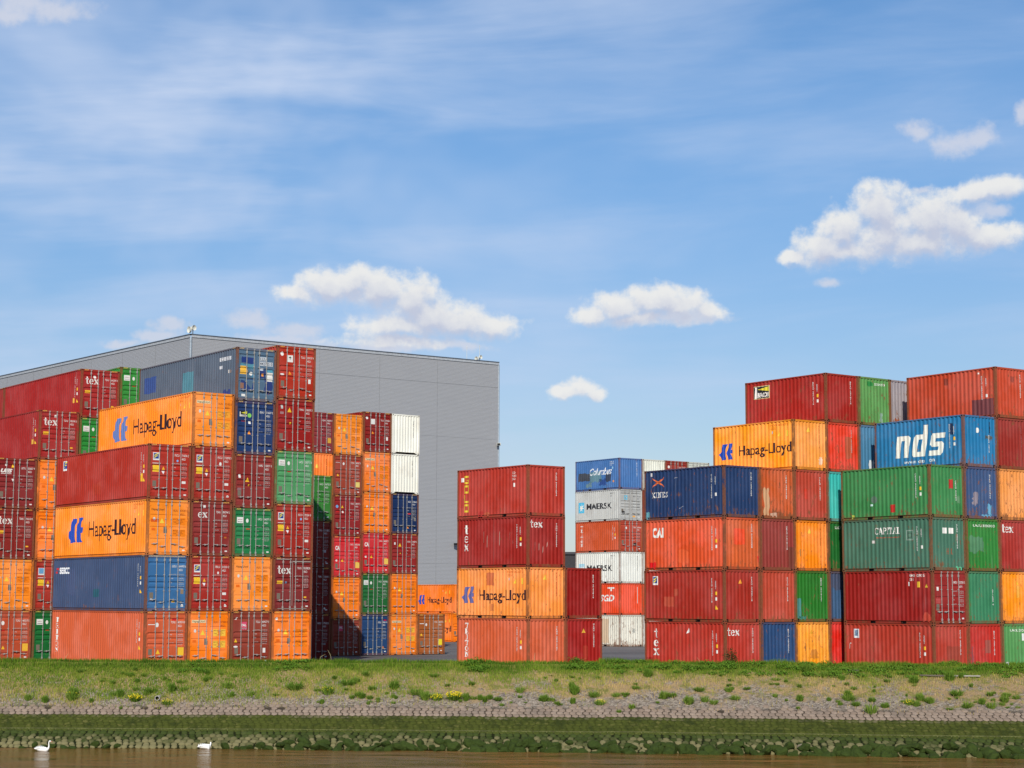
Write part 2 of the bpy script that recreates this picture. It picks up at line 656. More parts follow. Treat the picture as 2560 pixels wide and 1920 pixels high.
def m_door(H, style, side, L=None):
    """a door leaf at the y = 0 end"""
    def fn():
        b = MB(); pr = door_profile(H, style)
        x0, x1 = ((0.135, 1.213) if side == 0 else (1.225, CW - 0.135))
        m = 0.07
        z0, z1 = pr[0][0], pr[-1][0]
        o = pr[0][1]
        # frame of the leaf
        for a, c in ((x0, x0 + m), (x1 - m, x1)):
            b.poly([(a, o, z0), (c, o, z0), (c, o, z1), (a, o, z1)])
        for (za, da), (zb, db) in zip(pr, pr[1:]):
            b.poly([(x0 + m, da, za), (x1 - m, da, za), (x1 - m, db, zb), (x0 + m, db, zb)])
        for xx, s in ((x0 + m, 1), (x1 - m, -1)):
            pts = [(xx, d, z) for z, d in pr] + [(xx, o, z1), (xx, o, z0)]
            for (za, da), (zb, db) in zip(pr, pr[1:]):
                if max(da, db) > o + 1e-6:
                    b.poly([(xx, o, za), (xx, da, za), (xx, db, zb), (xx, o, zb)])
        for xx in (x0, x1):
            b.poly([(xx, o, z0), (xx, o + 0.05, z0), (xx, o + 0.05, z1), (xx, o, z1)])
        b.poly([(x0, o, z1), (x1, o, z1), (x1, o + 0.05, z1), (x0, o + 0.05, z1)])
        b.poly([(x0, o, z0), (x1, o, z0), (x1, o + 0.05, z0), (x0, o + 0.05, z0)])
        # hinges
        hx = 0.118 if side == 0 else CW - 0.118
        for f in (0.07, 0.36, 0.64, 0.93):
            z = z0 + (z1 - z0) * f
            xa, xb = sorted((hx - 0.03, hx + 0.03))
            b.box(xa, 0.006, z - 0.05, xb, 0.03, z + 0.05)
            xa, xb = sorted((hx, (x0 + 0.10) if side == 0 else (x1 - 0.10)))
            b.box(xa, 0.022, z - 0.028, xb, 0.031, z + 0.028)
        return b.mesh('door')
    return cached(('door', H, style, side), fn)


def m_gap(H):
    """dark rubber seal behind the door leaves"""
    def fn():
        b = MB(); b.box(0.126, 0.086, 0.166, CW - 0.126, 0.10, H - 0.132)
        return b.mesh('door_seal')
    return cached(('gap', H), fn)


ROD_X = (0.62, 1.07, 1.39, 1.84)


def m_rod(H, i):
    def fn():
        b = MB(); x = ROD_X[i]; y = 0.010
        b.tube([(x, y, 0.06), (x, y, H - 0.045)], 0.018, 8)
        for z in (0.215, H - 0.245):
            b.box(x - 0.045, -0.014, z - 0.065, x + 0.02, 0.033, z + 0.065)
            b.box(x - 0.03, -0.02, z - 0.035, x + 0.03, -0.015, z + 0.035)
        for z in (0.085, H - 0.07):
            b.box(x - 0.04, -0.016, z - 0.03, x + 0.04, 0.011, z + 0.03)
        for z in (0.175 + (H - 0.31) * 0.34, 0.175 + (H - 0.31) * 0.66):
            b.box(x - 0.055, 0.0, z - 0.02, x + 0.035, 0.033, z + 0.02)
        return b.mesh('locking_rod')
    return cached(('rod', H, i), fn)


def m_handle(i, low):
    def fn():
        b = MB(); x = ROD_X[i]
        s = -1 if (i in (0, 1)) else 1
        if i == 3: s = 1
        z = 0.60 - (0.13 if low else 0.0) + (0.07 if low is None else 0)
        p = [(x, -0.012, z + 0.02), (x + s * 0.08, -0.02, z + 0.01), (x + s * 0.20, -0.022, z - 0.012), (x + s * 0.36, -0.018, z - 0.002)]
        b.tube(p, [0.026, 0.02, 0.017, 0.011], 6)
        b.box(x + s * 0.20 - 0.03, -0.018, z - 0.05, x + s * 0.20 + 0.03, 0.033, z + 0.035)
        return b.mesh('handle')
    return cached(('handle', i, low), fn)


# ------------------------------------------------------------------ lettering
TXT = {}


def text2d(s, size=0.1, bold=0.0, shear=0.0, space=1.0, line=1.0, sx_=1.0):
    key = (s, bold, shear, space, line)
    if key not in TXT:
        cu = bpy.data.curves.new('t', 'FONT')
        cu.body = s; cu.size = 1.0; cu.offset = bold * 0.3; cu.shear = shear
        cu.space_character = space; cu.space_line = line
        cu.resolution_u = 3; cu.fill_mode = 'BOTH'
        ob = bpy.data.objects.new('t', cu)
        me = bpy.data.meshes.new_from_object(ob)
        vs = [(v.co.x, v.co.y) for v in me.vertices]
        fs = [tuple(p.vertices) for p in me.polygons]
        bpy.data.objects.remove(ob); bpy.data.curves.remove(cu); bpy.data.meshes.remove(me)
        TXT[key] = (vs, fs)
    vs, fs = TXT[key]
    return [(x * size * sx_, y * size) for x, y in vs], fs


def bbox(vs):
    xs = [v[0] for v in vs]; ys = [v[1] for v in vs]
    return min(xs), min(ys), max(xs), max(ys)


def fit(vf, x0, y0, x1, y1):
    vs, fs = vf
    a, b, c, d = bbox(vs)
    return [(x0 + (x - a) / (c - a) * (x1 - x0), y0 + (y - b) / (d - b) * (y1 - y0)) for x, y in vs], fs


def polys(pl):
    vs, fs = [], []
    for p in pl:
        i = len(vs); vs += list(p); fs.append(tuple(range(i, i + len(p))))
    return vs, fs


def rect(x0, y0, x1, y1):
    return [(x0, y0), (x1, y0), (x1, y1), (x0, y1)]


def stroke(p, q, w):
    dx, dy = q[0] - p[0], q[1] - p[1]; l = math.hypot(dx, dy); nx, ny = -dy / l * w / 2, dx / l * w / 2
    return [(p[0] - nx, p[1] - ny), (q[0] - nx, q[1] - ny), (q[0] + nx, q[1] + ny), (p[0] + nx, p[1] + ny)]


def ring(cx, cy, rx, ry, w, a0, a1, n=10, wy=None):
    wy = w if wy is None else wy
    out = []
    for i in range(n):
        t0 = R(a0 + (a1 - a0) * i / n); t1 = R(a0 + (a1 - a0) * (i + 1) / n)
        out.append([(cx + math.cos(t0) * (rx - w), cy + math.sin(t0) * (ry - wy)), (cx + math.cos(t0) * rx, cy + math.sin(t0) * ry),
                    (cx + math.cos(t1) * rx, cy + math.sin(t1) * ry), (cx + math.cos(t1) * (rx - w), cy + math.sin(t1) * (ry - wy))])
    return out


def disc(cx, cy, rx, ry, n=16):
    return [(cx + math.cos(2 * math.pi * i / n) * rx, cy + math.sin(2 * math.pi * i / n) * ry) for i in range(n)]


def glyph(ch):
    """serif letters, cap height 1; returns (width, polygons)"""
    s = 0.10
    if ch == 'T': return 0.86, [rect(0, .84, .86, 1), rect(0, .66, .12, .84), rect(.74, .66, .86, .84), rect(.33, s, .53, .84), rect(.2, 0, .66, s)]
    if ch == 'I': return 0.46, [rect(0, 0, .46, s), rect(.13, s, .33, 1 - s), rect(0, 1 - s, .46, 1)]
    if ch == 'O': return 0.86, ring(.43, .5, .43, .5, .17, 0, 360, 20, .1)
    if ch == 'N': return 0.92, [rect(.0, 0, .34, s), rect(.1, s, .24, .9), rect(0, .9, .24, 1), rect(.68, 0, .82, .9), rect(.58, .9, .92, 1), stroke((.2, .93), (.7, .06), .19)]
    if ch == 'R': return 0.9, [rect(0, 0, .42, s), rect(.1, s, .30, 1 - s), rect(0, 1 - s, .45, 1)] + ring(.42, .74, .36, .26, .17, -90, 90, 9, .1) + [stroke((.45, .5), (.76, .06), .18), rect(.66, 0, .9, s)]
    if ch == 'P': return 0.8, [rect(0, 0, .42, s), rect(.1, s, .30, 1 - s), rect(0, 1 - s, .42, 1)] + ring(.40, .72, .38, .28, .17, -90, 90, 9, .1)
    if ch == 'C': return 0.84, ring(.44, .5, .44, .5, .18, 50, 310, 16, .09) + [rect(.68, .68, .78, 1.0)]
    if ch == 'A': return 0.96, [stroke((.16, .04), (.46, 1.0), .10), stroke((.46, 1.0), (.78, .04), .2), rect(.28, .3, .62, .38), rect(0, 0, .32, .08), rect(.6, 0, .96, .08)]
    if ch == 'L': return 0.74, [rect(0, 0, .74, s), rect(.1, s, .30, 1 - s), rect(0, 1 - s, .42, 1), rect(.64, s, .74, .34)]
    if ch == 'E': return 0.76, [rect(0, 0, .76, s), rect(.1, s, .30, 1 - s), rect(0, 1 - s, .74, 1), rect(.30, .46, .56, .56), rect(.66, s, .76, .32), rect(.64, .70, .74, 1 - s)]
    if ch == 'X': return 0.92, [stroke((.16, .05), (.76, .95), .10), stroke((.14, .95), (.78, .05), .22), rect(0, 0, .3, .08), rect(.6, 0, .92, .08), rect(0, .92, .34, 1), rect(.62, .92, .9, 1)]
    if ch == 'S': return 0.66, ring(.33, .75, .31, .25, .15, 30, 270, 9, .1) + ring(.33, .25, .32, .26, .17, -150, 90, 9, .1) + [rect(.54, .66, .62, 1), rect(.02, 0, .10, .34)]
    if ch == 't': return 0.5, [rect(.14, .12, .32, .98), rect(0, .62, .46, .72)] + ring(.33, .19, .19, .19, .12, 180, 320, 6, .1)
    if ch == 'e': return 0.62, ring(.31, .35, .31, .36, .15, 0, 325, 16, .09) + [rect(.12, .34, .5, .41)]
    if ch == 'x': return 0.74, [stroke((.12, .04), (.6, .68), .09), stroke((.13, .68), (.6, .04), .2), rect(0, 0, .27, .07), rect(.44, 0, .74, .07), rect(0, .64, .3, .71), rect(.46, .64, .72, .71)]
    return 0.4, []


def serif(word, x, y, h, sp=0.1, wf=1.0):
    pl = []
    for ch in word:
        w, g = glyph(ch)
        pl += [[(x + a * h * wf, y + b * h) for a, b in p] for p in g]
        x += (w + sp) * h * wf
    return polys(pl)


def serif_col(word, x, ytop, h, step, wf=1.0):
    pl = []
    for i, ch in enumerate(word):
        w, g = glyph(ch)
        yy = ytop - h - i * step
        pl += [[(x + (a - w / 2) * h * wf, yy + b * h) for a, b in p] for p in g]
    return polys(pl)


def shift(vf, dx, dy, k_=1.0):
    return [(x * k_ + dx, y * k_ + dy) for x, y in vf[0]], vf[1]


def embold(vf, dx, n=3):
    """heavier lettering: copies shifted sideways, each a hair proud of the last"""
    vs, fs = vf
    ov, of = [], []
    for i in range(n):
        b0 = len(ov); o = dx * (i / (n - 1) - 0.5) * 2
        ov += [(v_[0] + o, v_[1], 0.0006 * i) for v_ in vs]
        of += [tuple(b0 + q for q in f) for f in fs]
    return ov, of


def decal_mesh(vf, face, prof, axis, L, lift=0.003):
    """2-D lettering laid on a face and bent over its ribs. face 'S' long side (a = s from far end), 'F' door end (a = x)"""
    vs, fs = vf
    bm = bmesh.new()
    bv = [bm.verts.new((v_[0], v_[1], v_[2] if len(v_) > 2 else 0.0)) for v_ in vs]
    for f in fs:
        try: bm.faces.new([bv[i] for i in f])
        except ValueError: pass
    if prof:
        a = 0 if axis == 'a' else 1
        lo = min(v[a] for v in vs); hi = max(v[a] for v in vs)
        for bp, _ in prof:
            if lo + 1e-4 < bp < hi - 1e-4:
                co = (bp, 0, 0) if a == 0 else (0, bp, 0)
                no = (1, 0, 0) if a == 0 else (0, 1, 0)
                bmesh.ops.bisect_plane(bm, geom=list(bm.verts) + list(bm.edges) + list(bm.faces), plane_co=co, plane_no=no, dist=1e-6)
    for v in bm.verts:
        aa, bb = v.co.x, v.co.y
        d = depth_at(prof, aa if axis == 'a' else bb) if prof else 0.0
        li = lift + v.co.z
        if face == 'S': v.co = (d - li, L - aa, bb)
        else: v.co = (aa, d - li, bb)
    bmesh.ops.recalc_face_normals(bm, faces=bm.faces)
    me = bpy.data.meshes.new('decal')
    bm.to_mesh(me); bm.free()
    return me


WHITE = (240, 238, 230); INK = (38, 26, 28); YEL = (250, 195, 45)


def dmat(c):
    return flat('marking_paint', c, 0.55, 0.0, 0.05, 9.0)


class Box:
    """one shipping container with its parts"""
    def __init__(self, name, L, H, c, label, group, front='wall', style=1, rust=0.15, frame=0.5, cd_=None, cf=None, loc=(0, 0, 0), rz=0.0, goose=False, plain=False, cr=None):
        self.L, self.H, self.style, self.front = L, H, style, front
        self.root = empty('shipping_container', loc, rz, label, 'shipping container', group)
        r = self.root
        pm = paint(c, rust); pd = paint(cd_ or c, rust); pf = paint(cr or c, min(1.0, rust + 0.35), frame); pend = paint(cf or c, rust)
        dark = flat('dark_recess', (24, 20, 20), 0.8)
        link('side_wall', m_side(L, H, False), pm, r)
        link('side_wall', m_side(L, H, True), pm, r)
        link('end_wall', m_end(L, H, True), pend, r)
        link('roof', m_roof(L, H), pm, r)
        link('underfloor', m_floor(L), flat('floor_timber', (70, 48, 38), 0.8), r)
        for cx in (0, 1):
            for cy in (0, 1):
                link('corner_post', m_post(L, H, cx, cy), [pf, dark], r)
        for far in (False, True):
            link('top_rail', m_toprail(L, H, far), paint(c, rust + 0.2, 0.25 * frame), r)
            link('bottom_rail', m_rails(L, H, far), [paint(c, rust + 0.3, 0.3 * frame), dark], r)
        link('header', m_header(L, H, True, False), paint(c, rust + 0.2, 0.3 * frame), r)
        link('sill', m_sill(L, True, 'plain'), [paint(c, rust + 0.3, 0.5 * frame), dark], r)
        door = front == 'door'
        link('header', m_header(L, H, False, door), paint(cd_ or c, rust + 0.2, 0.3 * frame), r)
        link('sill', m_sill(L, False, 'door' if door else ('goose' if goose else 'plain')), [paint(cd_ or c, rust + 0.3, 0.6 * frame), dark], r)
        if door:
            link('door_seal', m_gap(H), flat('rubber', (30, 26, 26), 0.7), r)
            hz = random.random()
            for s in (0, 1):
                dr = link('door', m_door(H, style, s), pd, r)
                for i in ((0, 1) if s == 0 else (2, 3)):
                    link('locking_rod', m_rod(H, i), rod_mat(), dr)
                    low = (i in (1, 3)) and hz < 0.4
                    link('handle', m_handle(i, low), flat('handle_steel', (190, 186, 178), 0.5, 0.2), dr)
        else:
            link('end_wall', m_end(L, H, False), pend, r)

    def put(self, name, vf, face, c, lift=0.003, prof=True):
        if prof:
            if face == 'S': pr, ax = side_profile(self.L), 'a'
            elif self.front == 'door': pr, ax = door_profile(self.H, self.style), 'b'
            else: pr, ax = end_profile(), 'a'
        else:
            pr, ax = [(0.0, 0.004), (1.0, 0.004)], 'a'
        me = decal_mesh(vf, face, pr, ax, self.L, lift)
        return link(name, me, dmat(c), self.root)

    def cput(self, key, name, fn, face, c, lift=0.003, prof=True):
        """the same, sharing the mesh between containers of one shape"""
        k_ = ('dec', key, face, self.L, self.H, self.style if self.front == 'door' else 0, self.front, prof)
        if k_ not in MC:
            o = self.put(name, fn(), face, c, lift, prof)
            MC[k_] = o.data
            return o
        return link(name, MC[k_], dmat(c), self.root)

    # -- side and end lettering
    def patch(self, face, a0, b0, a1, b1, c, wob=0.03, lift=0.0022):
        pts = []
        n = 6
        for i in range(n): pts.append((a0 + (a1 - a0) * i / n, b0 + random.uniform(-wob, wob)))
        for i in range(n): pts.append((a1 + random.uniform(-wob, wob) * .6, b0 + (b1 - b0) * i / n))
        for i in range(n): pts.append((a1 + (a0 - a1) * i / n, b1 + random.uniform(-wob, wob)))
        for i in range(n): pts.append((a0 + random.uniform(-wob, wob) * .6, b1 + (b0 - b1) * i / n))
        o = self.put('repair_patch', polys([pts]), face, c, lift)
        o.material_slots[0].material = paint(c, 0.2)
        return o

    def hapag(self, c_em=(40, 80, 185), c_tx=(45, 18, 30), txt=True):
        if self.L > 8: ex0, ez0, ex1, ez1, tx0, tx1, tz, th = 1.95, .82, 3.95, 2.25, 4.75, 10.75, 1.08, 0.86
        else: ex0, ez0, ex1, ez1, tx0, tx1, tz, th = .45, .76, 1.52, 1.66, 1.98, 5.84, .90, 0.54
        P1 = [(.28, .95), (.62, .95), (.44, .55), (.42, .45), (.54, .04), (.20, 0), (0, .36), (.15, .52)]
        P2 = [(.76, .97), (1.0, .98), (.84, .60), (1, .60), (.95, .38), (.82, .38), (.97, .02), (.64, .02), (.54, .42), (.58, .56)]
        W_, H_ = ex1 - ex0, ez1 - ez0
        self.cput('hlem', 'emblem', lambda: polys([[(ex0 + x * W_, ez0 + y * H_) for x, y in p] for p in (P1, P2)]), 'S', c_em)
        self.cput('hltx', 'lettering', lambda: embold(fit(text2d('Hapag-Lloyd', 1, 0.0, 0, 1.0), tx0, tz - th * 0.27, tx1, tz + th * 1.02), .035 if self.L > 8 else .02), 'S', c_tx)

    def tri(self, face, x, z, h=0.22, c=YEL, down=False):
        s = -1 if down else 1
        w = h * 0.5
        self.put('warning_sticker', polys([[(x - w, z - s * h / 2), (x + w, z - s * h / 2), (x, z + s * h / 2)]]), face, c)

    def sticker(self, face, x, z, w, h, c, name='sticker'):
        return self.put(name, polys([rect(x, z, x + w, z + h)]), face, c)

    def vert_id(self, face, code, a, top, c=WHITE, hgt=0.105, size=0.135):
        k_ = ('vid', face, a, top, code)
        prof = side_profile(self.L) if face == 'S' else end_profile()
        # centre on the nearest outer rib
        outs = [p[0] + (0.036 if face == 'S' else 0.042) for p in prof[::4]]
        a = min(outs, key=lambda q: abs(q - a))
        vs, fs = [], []
        z = top
        for ch in code:
            if ch != ' ':
                t2 = text2d(ch, size, 0.075, 0, 1.0, 1.0, 1.0)
                x0, y0, x1, y1 = bbox(t2[0])
                i = len(vs)
                w = min(0.082, (x1 - x0) * 1.1)
                f2 = fit(t2, a - w / 2, z - hgt * 0.86, a + w / 2, z)
                vs += f2[0]; fs += [tuple(i + q for q in f) for f in f2[1]]
                z -= hgt
            else: z -= hgt * 0.6
        self.put('marking_text', (vs, fs), face, c, 0.004)

    def side_marks(self, code, c=WHITE, n=2, tri=True, yel=True, hs=False):
        L = self.L; H = self.H
        self.vert_id('S', code, L - 0.95, H - 0.42, c)
        if n > 1: self.vert_id('S', '22G1' if L < 8 else '45G1', L - 0.62, H - 0.55, c)
        self.sticker('S', L - 0.67, H - 1.52, 0.1, 0.16, WHITE, 'sticker')
        if yel: self.sticker('S', L - 0.67, H - 1.25, 0.1, 0.17, YEL, 'sticker')
        if tri: self.tri('S', L - 0.63, H - 1.85)

    def hapag_side_marks(self):
        L, H = self.L, self.H
        self.cput('hsm', 'marking_text', lambda: fit(text2d('HLXU 8156272\n22G1', 0.12, 0.01), L - 1.7, H - .45, L - .45, H - .17), 'S', (215, 95, 15))
        self.sticker('S', L - .55, H - .85, .16, .3, (250, 215, 70))
        self.tri('S', L - 1.05, H - .7, .24, (250, 205, 60))
        self.sticker('S', L - 1.62, H - .66, .12, .13, (225, 215, 215))

    def hazard(self, full=False):
        H = self.H
        rng_ = ((0.19, 0.53), (CW - 0.55, CW - 0.20)) if not full else ((0.17, CW - 0.17),)
        for i_, (a, e) in enumerate(rng_):
            def fn(a=a, e=e):
                pl = []; x = a
                while x + 0.09 < e:
                    pl.append([(x, H - 0.075), (x + 0.04, H - 0.075), (x + 0.095, H - 0.018), (x + 0.055, H - 0.018)])
                    x += 0.085
                return polys(pl)
            self.cput('hz%d%d' % (full, i_), 'hazard_stripe', fn, 'F', (245, 200, 90), 0.003, False)

    def hazard_side(self):
        L, H = self.L, self.H
        def fn():
            pl = []
            for a in (L - 0.50,):
                for i in range(4):
                    x = a + i * 0.08
                    pl.append([(x, H - 0.06), (x + 0.03, H - 0.06), (x + 0.06, H - 0.015), (x + 0.03, H - 0.015)])
            return polys(pl)
        self.cput('hzs', 'hazard_marking', fn, 'S', (245, 200, 90), 0.003, False)

    def door_std(self, code, c=WHITE, w=True, plate=(125, 115, 100), hz=True, full=False, size='45G1', wt_='a', bottom=True):
        """number, size code, weight table and data plate that every door carries"""
        H = self.H
        zt = H - 0.62
        pre, num = code.split(' ', 1)
        parts3 = [
            fit(text2d(pre, 1, 0.02), 1.50, zt, 1.76, zt + 0.115), fit(text2d(num, 1, 0.02), 1.90, zt, 2.30, zt + 0.115),
            fit(text2d(size, 1, 0.02), 1.90, zt - 0.19, 2.12, zt - 0.075)]
        for p3 in parts3: self.put('number_lettering', p3, 'F', c)
        if w:
            def wts():
                rows = [('MAX.GROSS', '32.500 KG'), ('', '71.650 LB'), ('TARE', '3.820 KG'), ('', '8.420 LB'), ('NET', '28.680 KG'), ('', '63.230 LB'), ('CU.CAP.', '76.4 CU.M'), ('', '2.700 CU.FT')]
                vs, fs = [], []
                for i, (a, b) in enumerate(rows):
                    z = H - 1.02 - i * 0.088 - (i // 2) * (0.035 if wt_ == 'a' else 0.0)
                    for s_, x0, x1 in ((a, 1.45, 1.45 + 0.034 * len(a)), (b, 1.91, 2.20)):
                        if not s_: continue
                        f2 = fit(text2d(s_, 1, 0.025), x0, z, x1, z + 0.058)
                        k0 = len(vs); vs += f2[0]; fs += [tuple(k0 + q for q in f) for f in f2[1]]
                return vs, fs
            self.cput('wts' + wt_, 'weight_lettering', wts, 'F', tuple(int(v_ * .78) for v_ in c))
        if plate: self.cput('plate', 'data_plate', lambda: polys([rect(.26, .66, .47, .97)]), 'F', plate)
        if bottom: self.cput('bst', 'sticker', lambda: polys([rect(2.05, .24, 2.19, .31)]), 'F', WHITE)
        if hz:
            self.hazard(full)

    def circle(self, face, x, z, r, c=WHITE, ry=None):
        self.put('sticker', polys([disc(x, z, r, ry or r)]), face, c)

    def hapag_door(self, code, strip=False, box=(255, 135, 10), **kw):
        H = self.H
        if strip: self.sticker('F', .22, H - .60, .80, .15, (250, 225, 175), 'name_strip')
        self.cput('hldoor', 'name_lettering', lambda: fit(text2d('Hapag-Lloyd', 1, 0.012), .26, H - .61, .98, H - .46), 'F', INK, 0.0045)
        self.door_std(code, c=(150, 60, 15), w=False, plate=None, size='45G1', **kw)
        for i, z in enumerate((H - 1.30, H - 1.90)):
            for a, e in ((1.47, 1.76), (1.90, 2.20)):
                self.sticker('F', a, z, e - a, .36, box, 'weight_panel')
            self.cput('hlw%d' % i, 'weight_table', lambda z=z: fit(text2d('MAX.GR.  32.500 KG\n         71.650 LB\nTARE     3.820 KG\n         8.420 LB', 1, 0.02), 1.5, z + .04, 2.17, z + .32), 'F', (120, 50, 15), 0.0045)
        self.sticker('F', .96, H - 1.75, .20, .32, (120, 110, 100), 'data_plate')
        self.tri('F', .86, H - 1.10, .27, (255, 215, 70))
        self.sticker('F', .28, H - 1.62, .22, .14, (240, 110, 20))
        self.circle('F', .42, H - 1.02, .07, (225, 222, 215), .09)
        self.circle('F', 1.13, H - 1.32, .035, (255, 220, 70))

    def flor(self, face, x, z, w, h):
        self.sticker(face, x, z, w, h, (235, 235, 230), 'sticker')
        self.put('sticker', polys([rect(x + w * .1, z + h * .2, x + w * .9, z + h * .92)]), face, (35, 70, 150), 0.0042)
        cx, cz = x + w * .2, z + h * .3
        pl = []
        for dz, ln in ((0.0, .5), (.28, .65)):
            pts = [(cx + w * t * ln, cz + h * (dz + .32 * math.sin(t * 1.5) * .9)) for t in (0, .35, .7, 1.0)]
            for p, q in zip(pts, pts[1:]): pl.append(stroke(p, q, h * .12))
        self.put('sticker', polys(pl), face, (245, 225, 60), 0.0054)

    def flor_door(self, code, **kw):
        H = self.H
        self.door_std(code, **kw)
        self.flor('F', .26, H - .86, .36, .40)
        self.sticker('F', .24, H - 1.03, .46, .03, WHITE)
        self.sticker('F', .26, H - 1.46, .36, .34, (250, 205, 50), 'warning_sticker')
        self.sticker('F', .29, H - 1.19, .31, .02, (190, 140, 20))
        self.tri('F', .86, H - 1.26, .18, (250, 180, 50))
        self.tri('F', .86, H - 1.50, .18, (235, 235, 235), True)
        self.sticker('F', 1.93, .86, .22, .13, WHITE)
        self.sticker('F', 1.53, H - 1.30, .22, .07, (205, 25, 25))

    def tex_door(self, code, **kw):
        H = self.H
        self.door_std(code, wt_='b', **kw)
        self.put('lettering', serif('tex', .28, H - .88, .44, .03, 1.0), 'F', WHITE, 0.0035)
        self.sticker('F', .26, H - 1.42, .34, .17, (245, 190, 50), 'warning_sticker')
        self.sticker('F', 1.93, .72, .16, .08, (250, 190, 50))

    def green_door(self, code, **kw):
        H = self.H
        self.door_std(code, **kw)
        self.sticker('F', .24, H - .80, .40, .32, (238, 238, 230), 'company_sign')
        self.sticker('F', .29, H - .62, .28, .03, (190, 90, 80)); self.sticker('F', .29, H - .74, .30, .03, (60, 60, 60))
        self.circle('F', .86, H - .66, .08, (240, 240, 230), .11)
        self.sticker('F', .80, H - 1.14, .22, .07, (190, 70, 40))


# ------------------------------------------------------------------ the blocks of containers
BL = {  # near corner x, y, yaw, column pitch, ground z (measured from the photograph)
    'A': (-18.8689, 94.9888, 36.38, 2.4851, 0.147), 'A2': (-23.3915, 108.6474, 36.38, 2.4851, 0.0975),
    'C': (-13.2738, 114.2976, 36.38, 2.4851, -0.121), 'B': (-12.5988, 129.3295, 38.0, 2.4686, -0.243),
    'M': (0.8343, 92.6172, 37.77, 2.4674, 0.157), 'N': (8.9108, 151.5485, 34.92, 2.475, -0.062),
    'R': (10.5177, 90.7555, 36.5, 2.452, 0.03), 'Q': (20.4203, 89.3111, 34.53, 2.4747, -0.005),
    'P': (-5.358, 167.0, 36.4, 2.475, -0.056),
}


def place(blk, col, z):
    x, y, yaw, p, g = BL[blk]
    a = R(yaw); u = col * p + random.uniform(-.012, .012); v = random.uniform(-.03, .03)
    return (x + u * math.cos(a) - v * math.sin(a), y + u * math.sin(a) + v * math.cos(a), z + g), a


G40 = 'tall containers stacked by the warehouse'
G20 = 'short containers stacked along the quay'
GH = 'containers hidden inside the stacks'


def stack(blk, col, items, group, L=L40, z=0.0, name=None):
    out = []
    for it in items:
        H, c, label, kw, deco = it
        kw = dict(kw)
        loc, rz = place(blk, col, z)
        bx = Box(name, L, H, c, label, kw.pop('group', group), loc=loc, rz=rz, **kw)
        if deco: deco(bx)
        if L > 8 and H > 2.8: bx.hazard_side()
        z += H
        out.append(bx)
    return out


def hid(H=HC, c=(140, 60, 50)):
    return (H, c, 'plain container hidden inside the stacks beneath visible ones', dict(front='wall', group=GH), None)


RED = (172, 52, 44); MAR = (136, 44, 44); BRN = (142, 58, 46); COR = (208, 98, 68); ORA = (255, 146, 55); ORV = (255, 130, 16)
GRN = (42, 122, 72); LGR = (84, 152, 98); NAV = (34, 60, 112); DRK = (150, 34, 34); CRI = (206, 34, 46)
D = dict(front='door', rust=0.18, frame=0.95)
D2 = dict(front='door', rust=0.14, frame=0.8, style=2)


# ---- A: nearest block on the west side, doors and one long face in view
def d(b):
    b.door_std('TCNU 409574 0'); b.circle('F', .72, 2.2, .09, WHITE, .12); b.sticker('F', .22, 2.2, .40, .035, WHITE)
    b.sticker('F', 1.93, .62, .33, .42, (250, 200, 50), 'warning_sticker'); b.tri('F', .80, .83, .24); b.sticker('F', 1.58, 2.42, .24, .10, (200, 25, 30))
    b.put('lettering', serif_col('TRITON', .80, 2.50, .27, .33, 2.0), 'S', WHITE); b.side_marks('TCNU 4095740')
def e(b):
    b.door_std('GESU 644900 6', full=True); b.sticker('F', 2.02, .90, .17, .25, (150, 130, 105)); b.tri('F', 1.62, .56, .2)
    b.circle('F', 2.12, .32, .06); b.circle('F', .36, .62, .05, (200, 205, 215))
    b.put('lettering', fit(text2d('seaco', 1, .09), .95, 2.02, 2.35, 2.38), 'S', (235, 238, 240)); b.put('lettering', polys([rect(.42, 2.05, .72, 2.16), rect(.5, 2.24, .8, 2.36)]), 'S', (200, 50, 60))
    b.side_marks('GESU 6449006'); b.patch('S', 5.55, .75, 6.35, 1.15, (40, 90, 110)); b.patch('S', 2.1, .9, 3.2, 2.3, (72, 88, 128), .1)
def f(b):
    b.hapag(); b.hapag_side_marks(); b.hapag_door('HLXU 870787 2'); b.sticker('F', .24, 1.72, .45, .16, (225, 90, 20))
def g(b):
    b.flor_door('FSCU 710036 2'); b.flor('S', 1.0, 2.05, .5, .55); b.side_marks('FSCU 7100362'); b.circle('F', 1.66, 2.05, .06, (130, 180, 235))
    b.sticker('S', 11.2, .95, .22, .42, (240, 180, 40)); b.patch('S', 5.1, .5, 6.2, 1.1, (176, 60, 48), .12)
stack('A', 0, [
    (HC, COR, 'terracotta container with vertical white lettering, lowest under the faded blue one', D, d),
    (HC, (66, 84, 122), 'faded navy container with brighter blue doors and small white lettering high on its side', dict(D, cd_=(62, 112, 168), rust=.35), e),
    (HC, ORA, 'pale orange container with dark lettering, between a red one above and faded blue below', D2, f),
    (HC, RED, 'red container topping the stack that carries the lower dark-lettered orange side', D, g)], G40)

